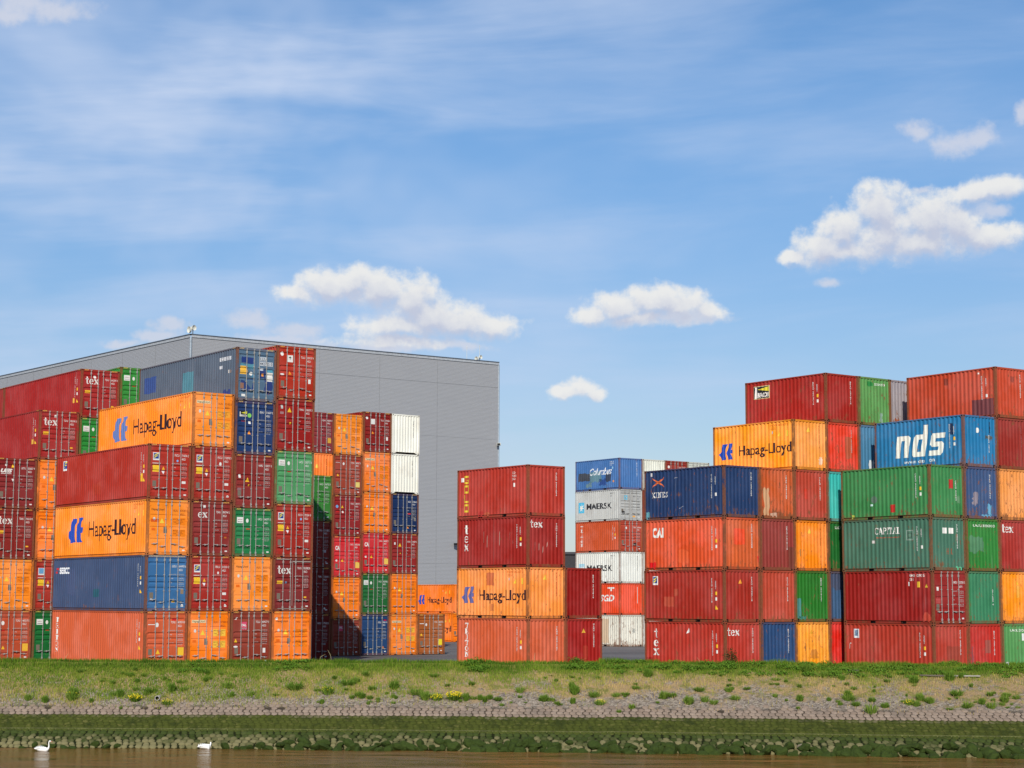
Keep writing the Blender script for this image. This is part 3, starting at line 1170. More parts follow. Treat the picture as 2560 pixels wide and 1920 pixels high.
def d(b): b.hapag_door('HLXU 873004 0', True, box=(255, 200, 70))
def e(b): b.flor_door('FBLU 012201 2'); b.circle('F', 1.66, 2.02, .05, WHITE, .07); b.circle('F', 2.1, .33, .05)
def f(b):
    b.door_std('TGHU 895744 2', wt_='b'); b.put('lettering', serif('ex', .44, 2.02, .40, .03), 'F', WHITE, .0035); b.sticker('F', .74, 2.52, .14, .16, WHITE)
    b.sticker('F', 2.0, .95, .14, .09, (190, 110, 40))
def g(b): b.flor_door('FSCU 710070 3'); b.circle('F', 1.66, 2.0, .07, WHITE, .1); b.circle('F', 2.12, .3, .05)
def h(b): b.hapag(c_em=(105, 130, 190)); b.hapag_side_marks(); b.hapag_door('HLXU 851002 5', True, box=(255, 170, 50))
stack('A', 1, [
    (HC, ORV, 'orange container with a cream name strip on its door, at ground level', D2, d),
    (HC, (165, 48, 44), 'red container with square blue-yellow sticker, directly above the orange door with cream strip', D, e),
    (HC, MAR, 'maroon container with two bold white letters and a white square on its door', D, f),
    (HC, (165, 52, 46), 'red door with blue-yellow square sticker, directly beneath the high orange dark-lettered container', D, g),
    (HC, ORA, 'orange container with dark lettering under the patched grey-blue one', D2, h)], G40)

def d(b):
    b.door_std('TCLU 849277 3'); b.sticker('F', .60, 1.92, .36, .42, (225, 75, 110)); b.put('lettering', fit(text2d('TAL', 1, .15), .62, 2.1, .94, 2.23), 'F', WHITE, .005)
    b.sticker('F', .60, 1.96, .36, .07, WHITE); b.tri('F', .32, 1.35, .2); b.circle('F', .32, 1.03, .13, WHITE, .05); b.sticker('F', 1.95, .7, .16, .25, WHITE)
    b.put('lettering', fit(text2d('S', 1, .06, .3), .26, 2.45, .42, 2.58), 'F', WHITE)
def e(b): b.hapag_door('HLXU 853014 3')
def f(b): b.green_door('UACU 840771 5', size='42G1')
def g(b):
    b.door_std('HAMU 120071 3'); b.sticker('F', .30, 1.62, .13, .2, WHITE); b.tri('F', .84, 1.55, .24); b.circle('F', .92, 1.25, .05, YEL)
    b.sticker('F', .24, .95, .24, .14, (150, 110, 115))
def h(b):
    b.door_std('BEAU 516637 0'); b.sticker('F', .26, 2.02, .46, .34, (30, 32, 38)); b.put('lettering', polys([[(.36, 2.24), (.72, 2.34), (.72, 2.18)]]), 'F', (225, 220, 60), .005)
    b.put('lettering', fit(text2d('BEACON', 1, .12), .34, 2.04, .71, 2.15), 'F', WHITE, .005); b.put('lettering', polys([rect(.28, 2.04, .33, 2.3)]), 'F', WHITE, .0055)
    b.circle('F', .87, 2.12, .12, (140, 215, 95)); b.tri('F', .88, 1.2, .2, (250, 160, 60)); b.sticker('F', .82, 1.66, .14, .14, WHITE); b.sticker('F', .4, 1.78, .24, .05, (190, 50, 50))
def i(b):
    b.hazard()
    b.cput('plate', 'data_plate', lambda: polys([rect(.26, .98, .44, 1.2)]), 'F', (150, 110, 90))
    b.patch('F', .32, 2.05, 1.05, 2.42, (40, 62, 130), .05); b.patch('F', .24, 1.78, 1.1, 2.03, (86, 146, 172), .05); b.patch('F', .9, 1.3, 1.15, 1.6, (78, 132, 170), .04)
    b.patch('F', .3, .6, 1.1, 1.15, (48, 70, 128), .08); b.patch('F', 1.75, .5, 2.2, 1.3, (48, 66, 128), .08); b.patch('F', 1.9, 1.55, 2.26, 1.8, (80, 150, 180), .05)
    b.patch('F', 1.42, 1.3, 1.8, 1.75, (45, 62, 120), .06)
    b.sticker('F', 1.42, 2.24, .42, .22, (205, 212, 218)); b.put('number_lettering', fit(text2d('CZZU', 1, .02), 1.44, 2.27, 1.82, 2.43), 'F', (35, 40, 50), .005)
    b.sticker('F', 1.42, 1.98, .80, .22, (205, 212, 218)); b.put('number_lettering', fit(text2d('442725 0', 1, .02), 1.44, 2.01, 2.18, 2.17), 'F', (35, 40, 50), .005)
    b.sticker('F', .24, 1.45, .44, .45, (245, 190, 70), 'warning_sticker'); b.circle('F', .9, 1.5, .1); b.sticker('F', 1.55, 1.4, .12, .16, (240, 160, 60))
    b.sticker('F', 1.85, 1.15, .38, .48, (235, 232, 222)); b.sticker('F', .34, .24, .22, .13, WHITE); b.sticker('F', 1.45, 1.72, .2, .13, (215, 220, 225))
    b.sticker('S', 10.2, 2.28, 1.35, .2, (205, 210, 215)); b.put('number_lettering', fit(text2d('CZZU 442725 0', 1, .0), 10.25, 2.3, 11.5, 2.46), 'S', (80, 90, 105), .0045)
    b.sticker('S', 10.2, 1.86, .3, .17, (205, 210, 215)); b.sticker('S', 11.2, 1.55, .12, .18, WHITE); b.sticker('S', 11.42, 1.55, .12, .18, (235, 180, 110))
    b.patch('S', .65, 1.3, 2.2, 2.25, (58, 84, 150), .04); b.patch('S', 5.7, .9, 7.0, 2.1, (78, 132, 156), .05); b.patch('S', 10.6, .2, 11.5, .65, (52, 70, 136), .1)
stack('A', 2, [
    (HC, BRN, 'brown-red container with a pink and white square sign on its door, ground level', D, d),
    (HC, ORA, 'orange door above the brown-red one with the pink sign, below a green door', D2, e),
    (ST, GRN, 'low dark green container with a white sign, above an orange door', dict(D, rust=.2), f),
    (HC, MAR, 'maroon container between a navy door above and a dark green one below', D, g),
    (HC, NAV, 'navy container with a bright green round sticker on its door', D, h),
    (HC, (88, 103, 126), 'weathered grey-blue container with blue repair patches and white number panels, topmost of its stack', dict(D, rust=.25, cd_=(84, 112, 142)), i)], G40)

def d(b):
    b.hapag_door('FANU 202027 9'); b.circle('F', .3, 2.5, .08)
def e(b): b.tex_door('TGHU 053082 8'); b.sticker('F', .75, 1.5, .12, .1, (110, 150, 180)); b.put('scratches', polys([rect(.2, 2.78, 1.0, 2.83), rect(1.15, 2.66, 2.3, 2.72), rect(1.17, .3, 1.20, 2.7), rect(.3, .13, 2.1, .16)]), 'F', (165, 150, 140), .006, False)
def f(b): b.flor_door('FSCU 722241 0'); b.sticker('F', 1.62, 2.05, .11, .12, (140, 180, 230))
def g(b): b.green_door('UACU 505717 0'); b.sticker('F', 2.28, 1.45, .05, .28, (150, 200, 100))
def h(b):
    b.door_std('FANU 106507 3'); b.tri('F', .86, 2.28, .26); b.sticker('F', .33, 2.32, .13, .2, (190, 200, 195)); b.sticker('F', .28, 2.03, .22, .13, (170, 130, 130)); b.circle('F', .92, 1.55, .06, YEL)
def i(b):
    b.door_std('TLLU 339157 9'); b.circle('F', .32, 2.45, .10, WHITE, .12); b.sticker('F', .64, 2.02, .36, .38, WHITE, 'company_sign'); b.put('sticker', polys([[(.72, 2.25), (.92, 2.25), (.82, 2.34)], rect(.8, 2.16, .84, 2.25)]), 'F', (60, 90, 70), .005)
    b.tri('F', .82, 1.42, .2, (245, 150, 40)); b.circle('F', .34, 1.32, .13, WHITE, .05); b.sticker('F', .24, 1.6, .24, .06, (200, 60, 50)); b.sticker('F', 1.98, .9, .16, .24, WHITE)
stack('A', 3, [
    (HC, ORV, 'vivid orange container on the ground beside the deep shaded gap', dict(D2, style=1), d),
    (HC, (128, 44, 48), 'maroon container with a scraped and bent door edge and bold white letters', dict(D, rust=.3), e),
    (HC, (164, 48, 44), 'red door with blue-yellow square sticker, above the scraped maroon door', D, f),
    (HC, LGR, 'light green container with a white sign, in the stack next to the shaded gap', D, g),
    (HC, DRK, 'dark red container with yellow triangle directly above the light green one', D, h),
    (HC, (176, 52, 38), 'brick red container with a white square sign, topmost beside the patched grey-blue one', D, i)], G40)

# ---- A2: second bay, behind
def d(b): b.door_std('TCNU 400317 5'); b.circle('F', .75, 2.2, .09, WHITE, .12); b.sticker('F', 1.93, .62, .33, .42, (245, 190, 60), 'warning_sticker'); b.tri('F', .8, .83, .2); b.sticker('F', .6, 1.75, .3, .06, (200, 30, 30))
def e(b): b.hapag_door('HLXU 870102 3')
def f(b): b.tex_door('TEMU 730218 0')
def g(b):
    b.door_std('UETU 502837 9'); b.put('lettering', fit(text2d('UES', 1, .2, .3), .28, 2.05, .98, 2.28), 'F', WHITE); b.sticker('F', .3, 1.98, .62, .03, WHITE); b.circle('F', .62, 2.5, .08); b.tri('F', 1.0, 2.45, .2); b.tri('F', 1.02, 1.62, .16, WHITE, True)
stack('A2', -3, [
    (HC, (182, 80, 58), 'brown-red container on the ground, cut by the photo edge, beside the dark green door', D, d),
    (HC, ORA, 'orange container cut by the photo edge, second up beside a maroon door', D2, e),
    (HC, MAR, 'maroon container with bold white letters, cut by the photo edge, third up', D, f),
    (HC, (130, 40, 44), 'maroon container with slanted white letters, cut by the photo edge, fourth up', D, g)], G40)
def d(b): b.green_door('UACU 839102 4')
def e(b):
    b.flor_door('FSCU 731905 6'); b.put('sticker', polys([rect(.30, 2.13, .58, 2.43)]), 'F', (110, 170, 215), .0062)
def f(b): b.hapag_door('HLBU 117349 2', hz=True)
def g(b): b.hapag_door('HLBU 132205 7')
def h(b):
    b.tex_door('TGHU 983345 3'); b.side_marks('TGHU 9833453'); b.sticker('S', 11.05, .95, .28, .28, (235, 180, 70)); b.sticker('F', .92, 2.5, .15, .14, WHITE); b.sticker('F', 1.5, 2.52, .2, .06, (220, 70, 60))
stack('A2', -2, [
    (HC, (24, 104, 48), 'dark green container on the ground, half hidden by the terracotta one', D, d),
    (HC, RED, 'red door with pale blue square sticker, half hidden by the faded navy container', D, e),
    (HC, ORV, 'orange door half hidden by the lower dark-lettered orange side, third up', dict(D2, style=1), f),
    (HC, ORV, 'orange door half hidden by the long red side, fourth up beneath a maroon door', D2, g),
    (HC, (158, 42, 44), 'maroon container with bold white door letters, lower of two long-sided ones at the photo edge', D, h)], G40)
def d(b): b.green_door('UACU 810336 1')
def e(b):
    b.tex_door('TGHU 643309 3'); b.side_marks('TGHU 6433093'); b.sticker('S', 11.0, .95, .28, .28, (235, 180, 70)); b.circle('F', .86, 2.45, .09)
z5 = 14.175 - 4 * HC
stack('A2', -1, [hid(), hid(), hid(), hid(ST, (40, 110, 60)),
    (HC, (50, 140, 60), 'green container squeezed between the two maroon doors with bold white letters', D, d),
    (HC, (160, 40, 42), 'maroon container with bold white letters and a round white sticker, highest near the photo edge', D, e)], G40)
def d(b): b.green_door('UACU 802247 9'); b.side_marks('UACU 8022479', tri=False)
stack('A2', 0, [hid(), hid(), hid(), hid(), hid(),
    (HC, (58, 142, 62), 'green container up high, just behind the patched grey-blue one, against the warehouse wall', D, d)], G40)

BL['A3'] = tuple([BL['A2'][0] - 12.33 * math.sin(R(36.38)), BL['A2'][1] + 12.33 * math.cos(R(36.38))] + list(BL['A2'][2:]))
stack('A3', -1, [hid(), hid(), hid(), hid(), hid(ST),
    (HC, (150, 44, 44), 'sliver of a maroon container at the photo edge, behind the highest white-lettered maroon one', D, None)], G40)

# ---- C: shaded stack in the gap
def d(b): b.door_std('FANU 177002 8'); b.sticker('F', 1.9, 1.0, .2, .1, (150, 140, 140))
def e(b): b.door_std('TEMU 720240 5'); b.circle('F', 2.0, .36, .06)
def f(b): b.door_std('TGHU 553088 5'); b.circle('F', 2.05, .36, .06, (200, 160, 160)); b.sticker('F', 1.9, .95, .16, .16, (190, 180, 180))
def g(b): b.door_std('UACU 547727 0')
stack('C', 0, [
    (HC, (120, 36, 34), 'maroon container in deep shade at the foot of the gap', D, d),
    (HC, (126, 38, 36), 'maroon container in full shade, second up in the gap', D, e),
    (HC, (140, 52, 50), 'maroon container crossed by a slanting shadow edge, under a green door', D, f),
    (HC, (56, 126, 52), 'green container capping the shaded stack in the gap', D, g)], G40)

# ---- B: third bay
def d(b): b.door_std('BEAU 402293 0'); b.sticker('F', 1.95, .75, .28, .36, (225, 170, 60)); b.sticker('F', .3, .3, .5, .2, (190, 180, 180))
def e(b): b.tri('F', 1.1, 2.0, .3, (255, 215, 80)); b.vert_id('F', 'HLXU 4431207', 1.95, 2.5, (150, 70, 20))
stack('B', -1, [hid(), hid(ST), hid(), hid(HC, (190, 90, 50)),
    (HC, (255, 128, 10), 'orange container with a ribbed blank end above the green door in the gap', dict(front='wall', rust=.08, frame=.4), e),
    (HC, (136, 42, 52), 'maroon container with a yellow sticker, standing on the blank-ended orange one', D, d)], G40)

def d(b): b.door_std('TCLU 841075 8'); b.sticker('F', .60, 1.75, .36, .36, (225, 75, 110)); b.put('lettering', fit(text2d('TAL', 1, .15), .62, 1.92, .94, 2.05), 'F', WHITE, .005)
def e(b): b.hapag_door('FANU 722066 3')
def f(b, n='CAIU 480239 8'):
    b.door_std(n); b.put('lettering', fit(text2d('CAI', 1, .17), .26, 1.92, .66, 2.22), 'F', WHITE); b.sticker('F', 1.95, .68, .34, .42, (248, 205, 95), 'warning_sticker'); b.tri('F', .86, 1.22, .2); b.circle('F', .38, 1.2, .08)
def g(b): b.door_std('HLXU 784477 2'); b.circle('F', .36, 2.1, .11, (120, 180, 225)); b.tri('F', .8, 2.1, .2); b.circle('F', .85, 1.72, .08, (240, 230, 220)); b.sticker('F', .3, 1.7, .25, .06, (210, 30, 30))
def h(b): b.door_std('TCNU 189957 3'); b.circle('F', .86, 2.25, .08, WHITE, .1); b.tri('F', .4, 1.45, .18); b.sticker('F', 1.9, .62, .34, .36, (240, 215, 120)); b.sticker('F', .2, 2.3, .36, .04, (210, 190, 180)); b.sticker('F', 1.98, 2.4, .2, .08, (205, 30, 30))
def i(b): b.hapag_door('HLXU 632060 4')
stack('B', 0, [
    (ST, BRN, 'brown-red container with a small pink sign, wholly in shadow on the ground', D, d),
    (HC, ORV, 'orange door cut diagonally by a big shadow, second up', dict(D2, style=1), e),
    (HC, CRI, 'crimson container with three bold white letters, above the orange door in half shadow', D, f),
    (HC, (146, 36, 40), 'dark red door with a blue round sticker, above the crimson one', D, g),
    (HC, (160, 66, 52), 'brown-red door with a pale yellow sticker, beneath an orange top door', D, h),
    (HC, ORA, 'orange door topping its stack beside the dark red one with a white sign', D2, i)], G40)
def d(b): b.door_std('GESU 500019 1'); b.tri('F', 1.95, .56, .2, (250, 140, 40)); b.circle('F', 1.5, .55, .07, (180, 200, 220)); b.sticker('F', 2.0, 2.45, .24, .08, (190, 20, 60))
def e(b): b.green_door('UACU 502788 3')
def f_(b): f(b, 'CAIU 486682 3')
def g(b): b.hapag_door('HLXU 636109 0')
def h(b): b.hapag_door('HLXU 632272 8', True)
def i(b):
    b.door_std('TLLU 370286 0'); b.circle('F', .32, 2.45, .10); b.sticker('F', .64, 2.02, .36, .38, WHITE, 'company_sign'); b.tri('F', .82, 1.42, .2, (245, 150, 40)); b.sticker('F', 1.98, .9, .16, .24, WHITE)
stack('B', 1, [
    (HC, (34, 68, 118), 'dark blue container on the yard ground beside the shadow edge', D, d),
    (HC, (40, 104, 54), 'dark green container with a cream sign, standing on the dark blue one', D, e),
    (HC, CRI, 'crimson container with three bold white letters, directly above the dark green one', D, f_),
    (HC, ORV, 'orange door directly above the higher crimson container', dict(D2, style=1), g),
    (HC, (250, 128, 50), 'orange door with a pale name strip beneath the dark red one with a white sign', D2, h),
    (HC, (138, 34, 34), 'dark red container with a white square sign, topmost beside the white ones', D, i)], G40)
def d(b): b.hapag_door('HLXU 820130 6', True, box=(255, 190, 60))
def e(b): b.hapag_door('FANU 300871 2')
def f(b): b.door_std('FANU 119609 0'); b.tri('F', .84, 2.1, .26); b.sticker('F', .34, 2.1, .12, .17, WHITE); b.circle('F', .9, 1.5, .05, YEL)
def g(b): b.door_std('SEGU 370066 9'); b.tri('F', 1.5, .5, .2, (250, 150, 50)); b.sticker('F', 2.02, .95, .2, .25, (130, 125, 120)); b.sticker('F', 1.5, 1.42, .26, .09, (215, 60, 60))
def h(b): b.vert_id('F', 'CGMU 3012244', 1.98, 2.45, (150, 145, 135), .105)
WHT = dict(front='wall', rust=.04, frame=.12, goose=True)
stack('B', 2, [
    (HC, (252, 134, 40), 'orange door with a yellow name strip, on the ground beside the brown container', D2, d),
    (HC, ORV, 'orange door second up, on top of the one with a yellow name strip', dict(D2, style=1), e),
    (HC, (146, 32, 32), 'dark maroon door beneath the dark blue one and the two white boxes', D, f),
    (HC, (28, 50, 96), 'dark navy door carrying the two white boxes', D, g),
    (HC, (246, 243, 228), 'clean white container with ribbed end, lower of the white pair by the grey wall', WHT, h),
    (HC, (248, 245, 230), 'clean white container with ribbed end, upper of the white pair by the grey wall', WHT, h)], G40)
def d(b): b.door_std('TCNU 802479 6'); b.circle('F', .78, 2.15, .08, WHITE, .1); b.tri('F', .36, 1.45, .2); b.sticker('F', 1.86, .68, .34, .42, (250, 225, 50), 'warning_sticker'); b.sticker('F', .2, 2.2, .36, .05, WHITE)
stack('B', 3, [(HC, (168, 92, 48), 'single brown container with a yellow sticker, standing alone on the yard', D, d)], G40)

# ---- P: far orange pair
def d(b): b.hapag(); b.hapag_side_marks()
def e(b): b.hapag(); b.hapag_side_marks(); b.door_std('HLBU 216702 4', c=(150, 60, 15), size='22G1')
stack('P', 0, [
    (ST, (255, 128, 10), 'far orange container on the ground with its door behind the brown one', dict(front='door', rust=.05, frame=.1), e),
    (ST, (255, 128, 8), 'far orange container with blue emblem, in front of the grey wall, top of two', dict(front='wall', rust=.05, frame=.1), d)], G20, L20)

# ---- M: tower in the middle
MW = dict(front='wall', rust=.35, frame=.85)
def d(b):
    b.put('lettering', serif_col('TRITON', .86, 2.34, .26, .30, 1.35), 'S', WHITE); b.side_marks('TRHU 2041747', tri=False, n=2); b.vert_id('F', 'TRHU 2041747', 1.92, 2.2)
def e(b):
    b.hapag(c_em=(104, 104, 160)); b.hapag_side_marks(); b.patch('S', 2.55, 1.68, 3.25, 2.35, (205, 108, 70)); b.patch('S', 2.95, .38, 3.25, .75, (205, 120, 75)); b.tri('F', 1.15, 2.1, .26, (250, 205, 70)); b.vert_id('F', 'HLXU 3329083', 1.95, 2.35, (205, 85, 40))
def f(b):
    b.put('lettering', serif_col('tex', .80, 2.26, .48, .44, 1.15), 'S', WHITE); b.side_marks('TGHU 7352263', tri=False); b.vert_id('F', 'TGHU 7352263', 1.95, 2.25)
    b.put('lettering', serif('tex', .16, 2.0, .39, .03, 1.1), 'F', WHITE)
    for s_, z0, z1 in ((2.3, 1.2, 1.9), (2.6, 1.0, 1.7), (3.6, 1.1, 1.9), (4.5, 1.1, 1.8), (4.75, 1.2, 1.6)):
        o = b.put('scratches', polys([[(s_, z0), (s_ + .05, z0 + .1), (s_ + .06, z1), (s_ + .02, z1 - .1)]]), 'S', (205, 165, 150))
    for x_, z0, z1 in ((.45, .8, 1.3), (.72, .8, 1.25), (.98, .7, 1.1), (1.25, 1.0, 1.3)):
        b.put('scratches', polys([[(x_, z0), (x_ + .05, z0 + .1), (x_ + .06, z1), (x_ + .02, z1 - .1)]]), 'F', (205, 165, 150))
def g(b):
    w = .105
    def boxy(ch, x, z, W_, H_):
        T, Bo, Le, Ri = rect(x, z + H_ - w, x + W_, z + H_), rect(x, z, x + W_, z + w), rect(x, z + w, x + w, z + H_ - w), rect(x + W_ - w, z + w, x + W_ - .0, z + H_ - w)
        if ch == 'L': return [Bo, rect(x, z + w, x + w, z + H_)]
        if ch == 'G': return [T, Bo, Le, rect(x + W_ - w, z + w, x + W_, z + H_ * .5), rect(x + W_ * .5, z + H_ * .42, x + W_ - w, z + H_ * .5), rect(x + W_ - w, z + H_ * .78, x + W_, z + H_ - w)]
        return [T, Bo, Le, Ri]
    pl = []
    for k_, ch in enumerate('GOLD'): pl += boxy(ch, .58, 2.27 - .43 - k_ * .50, .42, .43)
    b.put('lettering', polys(pl), 'S', (235, 200, 60))
    b.sticker('S', .28, 1.95, .26, .22, WHITE); b.put('number_lettering', fit(text2d('GLD\n933109\n22G1', 1, .02), 4.7, 1.85, 5.1, 2.28), 'S', WHITE); b.sticker('S', 4.85, 1.5, .1, .2, WHITE)
    b.patch('S', 1.85, .05, 2.2, .35, (170, 35, 32)); b.patch('S', .2, .15, .7, .6, (186, 70, 60)); b.circle('S', 2.6, .18, .22, (190, 90, 60), .12); b.vert_id('F', 'GLDU 9331094', 1.95, 2.25)
stack('M', 0, [
    (ST, (206, 94, 62), 'terracotta container with six vertical white letters at the foot of the middle tower', MW, d),
    (ST, (250, 150, 78), 'weathered orange container with faded emblem in the middle tower', dict(MW, rust=.5), e),
    (ST, (156, 40, 38), 'dark red container with scratched sides and bold white letters in the middle tower', MW, f),
    (ST, (178, 56, 48), 'red container with vertical yellow letters on top of the middle tower', MW, g)], G20, L20)
def d(b): b.vert_id('F', 'HAMU 1203062', 1.95, 2.35); b.tri('F', 1.2, 2.0, .25, (250, 200, 70)); b.patch('F', 1.15, .5, 1.5, 1.2, (172, 60, 52)); b.patch('F', 2.15, .1, 2.3, .45, (190, 25, 30))
def e(b): b.vert_id('F', 'BEAU 2742816', 1.95, 2.25)
stack('M', 1, [
    (ST, (160, 36, 36), 'dark red container with a small yellow triangle, low beside the terracotta one', MW, d),
    (ST, (146, 30, 30), 'dark red container beside the weathered orange one, upper of two', MW, e)], G20, L20)

# ---- N: farther tower with white boxes
NW = dict(front='wall', rust=.30, frame=.7)
WN = (232, 232, 222)
def star(cx, cz, r_):
    pl = []
    for k_ in range(7):
        a = math.pi / 2 + 2 * math.pi * k_ / 7
        p = (cx + math.cos(a) * r_, cz + math.sin(a) * r_ * 1.05)
        q1 = (cx + math.cos(a - math.pi / 7) * r_ * .38, cz + math.sin(a - math.pi / 7) * r_ * .38); q2 = (cx + math.cos(a + math.pi / 7) * r_ * .38, cz + math.sin(a + math.pi / 7) * r_ * .38)
        pl.append([(cx, cz), q1, p, q2])
    return polys(pl)
def mae(b, em=(90, 195, 230)):
    b.put('emblem', polys([rect(.48, .76, 1.28, 1.66)]), 'S', em); b.put('emblem', star(.88, 1.21, .36), 'S', (245, 245, 235), .005)
    b.put('lettering', embold(fit(text2d('MAERSK', 1, .03, 0, 1.1), 1.62, 1.02, 5.0, 1.52), .025), 'S', (45, 45, 50)); b.put('number_lettering', fit(text2d('MRKU 791\n2210', 1, .01), 4.85, 2.0, 5.4, 2.35), 'S', (110, 110, 112))
def d(b): b.vert_id('F', 'MSKU 2204514', 1.9, 2.25, (150, 148, 140)); b.patch('F', 1.35, 1.1, 1.6, 1.5, (170, 170, 160), .08); b.vert_id('S', 'MSKU 22045', 5.1, 2.3, (130, 128, 120)); b.patch('S', 3.6, .3, 4.6, 2.3, (205, 180, 150), .1)
def e(b):
    b.put('lettering', fit(text2d('XSGD', 1, .1, .25), 2.6, 1.1, 5.3, 1.65), 'S', WHITE); b.sticker('S', 4.4, 2.15, .9, .12, WHITE); b.sticker('S', 4.75, 1.95, .22, .18, WHITE); b.sticker('F', 1.86, .95, .1, 1.35, (240, 210, 200))
def f(b): mae(b, (170, 215, 230)); b.vert_id('F', 'MSKU 7739022', 1.9, 2.25, (150, 148, 140))
def g(b):
    b.put('lettering', serif_col('TRITON', .9, 2.26, .26, .30, 1.3), 'S', WHITE); b.side_marks('TRHU 1874468', tri=False); b.door_std('TRHU 187446 8', hz=False, size='22G1'); b.circle('F', .75, 1.98, .08, WHITE, .1); b.patch('F', .2, 1.2, 1.1, 1.75, (170, 70, 58)); b.sticker('F', 1.5, .55, .3, .22, (70, 45, 40))
def h(b): mae(b); b.door_std('MRKU 791160 4', c=(95, 95, 98), hz=False, size='22G1'); b.sticker('F', .55, 1.72, .34, .36, (95, 195, 225), 'emblem_sign'); b.circle('F', .72, 1.9, .1, (235, 245, 245)); b.sticker('F', 1.45, .28, .28, .14, (235, 170, 80)); b.sticker('F', .3, .6, .3, .18, (60, 60, 62))
def i(b):
    b.patch('S', .38, .85, 1.95, 1.5, (72, 78, 92), .06); b.patch('S', 1.98, .72, 3.55, 1.58, (100, 140, 160), .08); b.patch('S', 4.15, .7, 4.9, 1.42, (62, 72, 96), .07); b.patch('S', 1.4, .3, 2.2, .65, (110, 140, 150), .1); b.patch('S', 3.3, .4, 4.2, .95, (52, 82, 150), .1)
    b.put('lettering', fit(text2d('Columbus', 1, .05, .35), 1.98, 1.28, 5.0, 1.88), 'S', (235, 238, 240), .004); b.put('number_lettering', fit(text2d('CMCU\n223340\n2210', 1, .01), 4.7, 1.98, 5.25, 2.36), 'S', (215, 222, 230)); b.vert_id('F', 'CMCU 2233401', 1.9, 2.3, (225, 230, 235)); b.sticker('S', 5.15, .6, .14, .16, (225, 150, 90)); b.circle('S', 5.1, 1.8, .1, (170, 215, 240), .13)
stack('N', 0, [
    (ST, (226, 222, 206), 'rust-streaked white container at the foot of the far tower', dict(NW, rust=.75, frame=.8), d),
    (ST, (232, 78, 46), 'bright red container with white logo lettering in the far tower', dict(NW, rust=.15), e),
    (ST, WN, 'white container with a blue star square, partly hidden behind the dark red pair', dict(NW, rust=.4), f),
    (ST, (206, 88, 56), 'terracotta container with vertical white letters and red doors, between two pale lettered ones', dict(NW, front='door', cd_=(178, 66, 50)), g),
    (ST, (200, 200, 194), 'light grey container with grey doors and star emblem, just under the blue one', dict(NW, front='door', rust=.05, frame=.1, cd_=(178, 178, 174)), h),
    (ST, (74, 120, 186), 'blue container with painted-over lettering, topmost of the far tower', dict(NW, rust=.3), i)], G20, L20)
def e(b): b.vert_id('F', 'CLHU 3380174', 1.8, 2.25, (140, 140, 135))
def f(b): b.door_std('TCKU 315540 2', hz=False, size='22G1'); b.circle('F', .4, 2.05, .12)
def g(b): b.door_std('TGCU 200913 1', c=(110, 110, 110), hz=False, size='22G1')
stack('N', 1, [(ST, WN, 'pale container beside the rust-streaked white one, behind the bold white-lettered stack', dict(NW, rust=.35), None), hid(ST, (225, 80, 50)), hid(ST, WN), hid(ST), hid(ST),
    (ST, (228, 228, 212), 'cream container end peeking over the navy one, beside the blue top container', dict(NW, rust=.15), e)], G20, L20)
stack('N', 2, [hid(ST)] * 5 + [(ST, (150, 50, 44), 'maroon door peeking over the navy container between two pale tops', dict(NW, front='door'), f)], G20, L20)
stack('N', 3, [hid(ST)] * 5 + [(ST, (214, 216, 200), 'pale container top peeking over the navy one, next to the orange side', dict(NW, front='door', rust=.2, cd_=(205, 208, 195)), g)], G20, L20)

# ---- R: front block on the quay, first row
RW = dict(front='wall', rust=.58, frame=1.0)
def d(b):
    b.put('lettering', serif_col('tex', .88, 2.24, .48, .44, 1.15), 'S', WHITE); b.side_marks('TGHU 3062272', tri=False); b.put('lettering', serif('tex', .16, 1.94, .40, .03, 1.1), 'F', WHITE); b.vert_id('F', 'TGHU 3062272', 1.95, 2.3)
    b.patch('S', .1, .1, .55, .75, (150, 35, 38)); b.put('scratches', polys([[(3.2, 2.0), (3.35, 2.3), (3.42, 2.1), (3.5, 2.12)]]), 'S', WHITE); b.patch('S', 3.4, .1, 3.75, .35, (170, 30, 30)); b.patch('S', 3.9, .1, 4.3, .6, (190, 80, 50))
def e(b): b.flor('S', .68, 1.86, .38, .45); b.side_marks('FSCU 3340718'); b.tri('F', 1.1, 2.02, .22, (245, 160, 50)); b.vert_id('F', 'FSCU 3340718', 1.95, 2.25); b.patch('S', 1.55, .75, 2.3, 1.25, (180, 78, 64)); b.patch('S', 2.25, 1.3, 2.6, 1.65, (176, 76, 60))
def f(b):
    b.put('lettering', fit(text2d('CAI', 1, .17), .62, 1.68, 1.45, 2.2), 'S', WHITE); b.side_marks('CAXU 9233088', tri=False); b.vert_id('F', 'CAXU 9233088', 1.95, 2.3); b.patch('F', .65, 1.25, 1.4, 2.05, (232, 80, 50)); b.patch('F', .5, .35, .9, 1.1, (215, 100, 60), .1)
    b.patch('S', .35, .1, .85, .42, (210, 25, 35)); b.patch('S', 2.6, .3, 3.4, 1.0, (228, 100, 66), .12); b.patch('S', 3.9, 1.3, 4.6, 1.9, (228, 84, 50), .12); b.patch('F', 2.28, .4, 2.42, .7, (210, 30, 35)); b.patch('S', 2.6, 1.2, 3.5, 2.0, (226, 88, 56), .1)
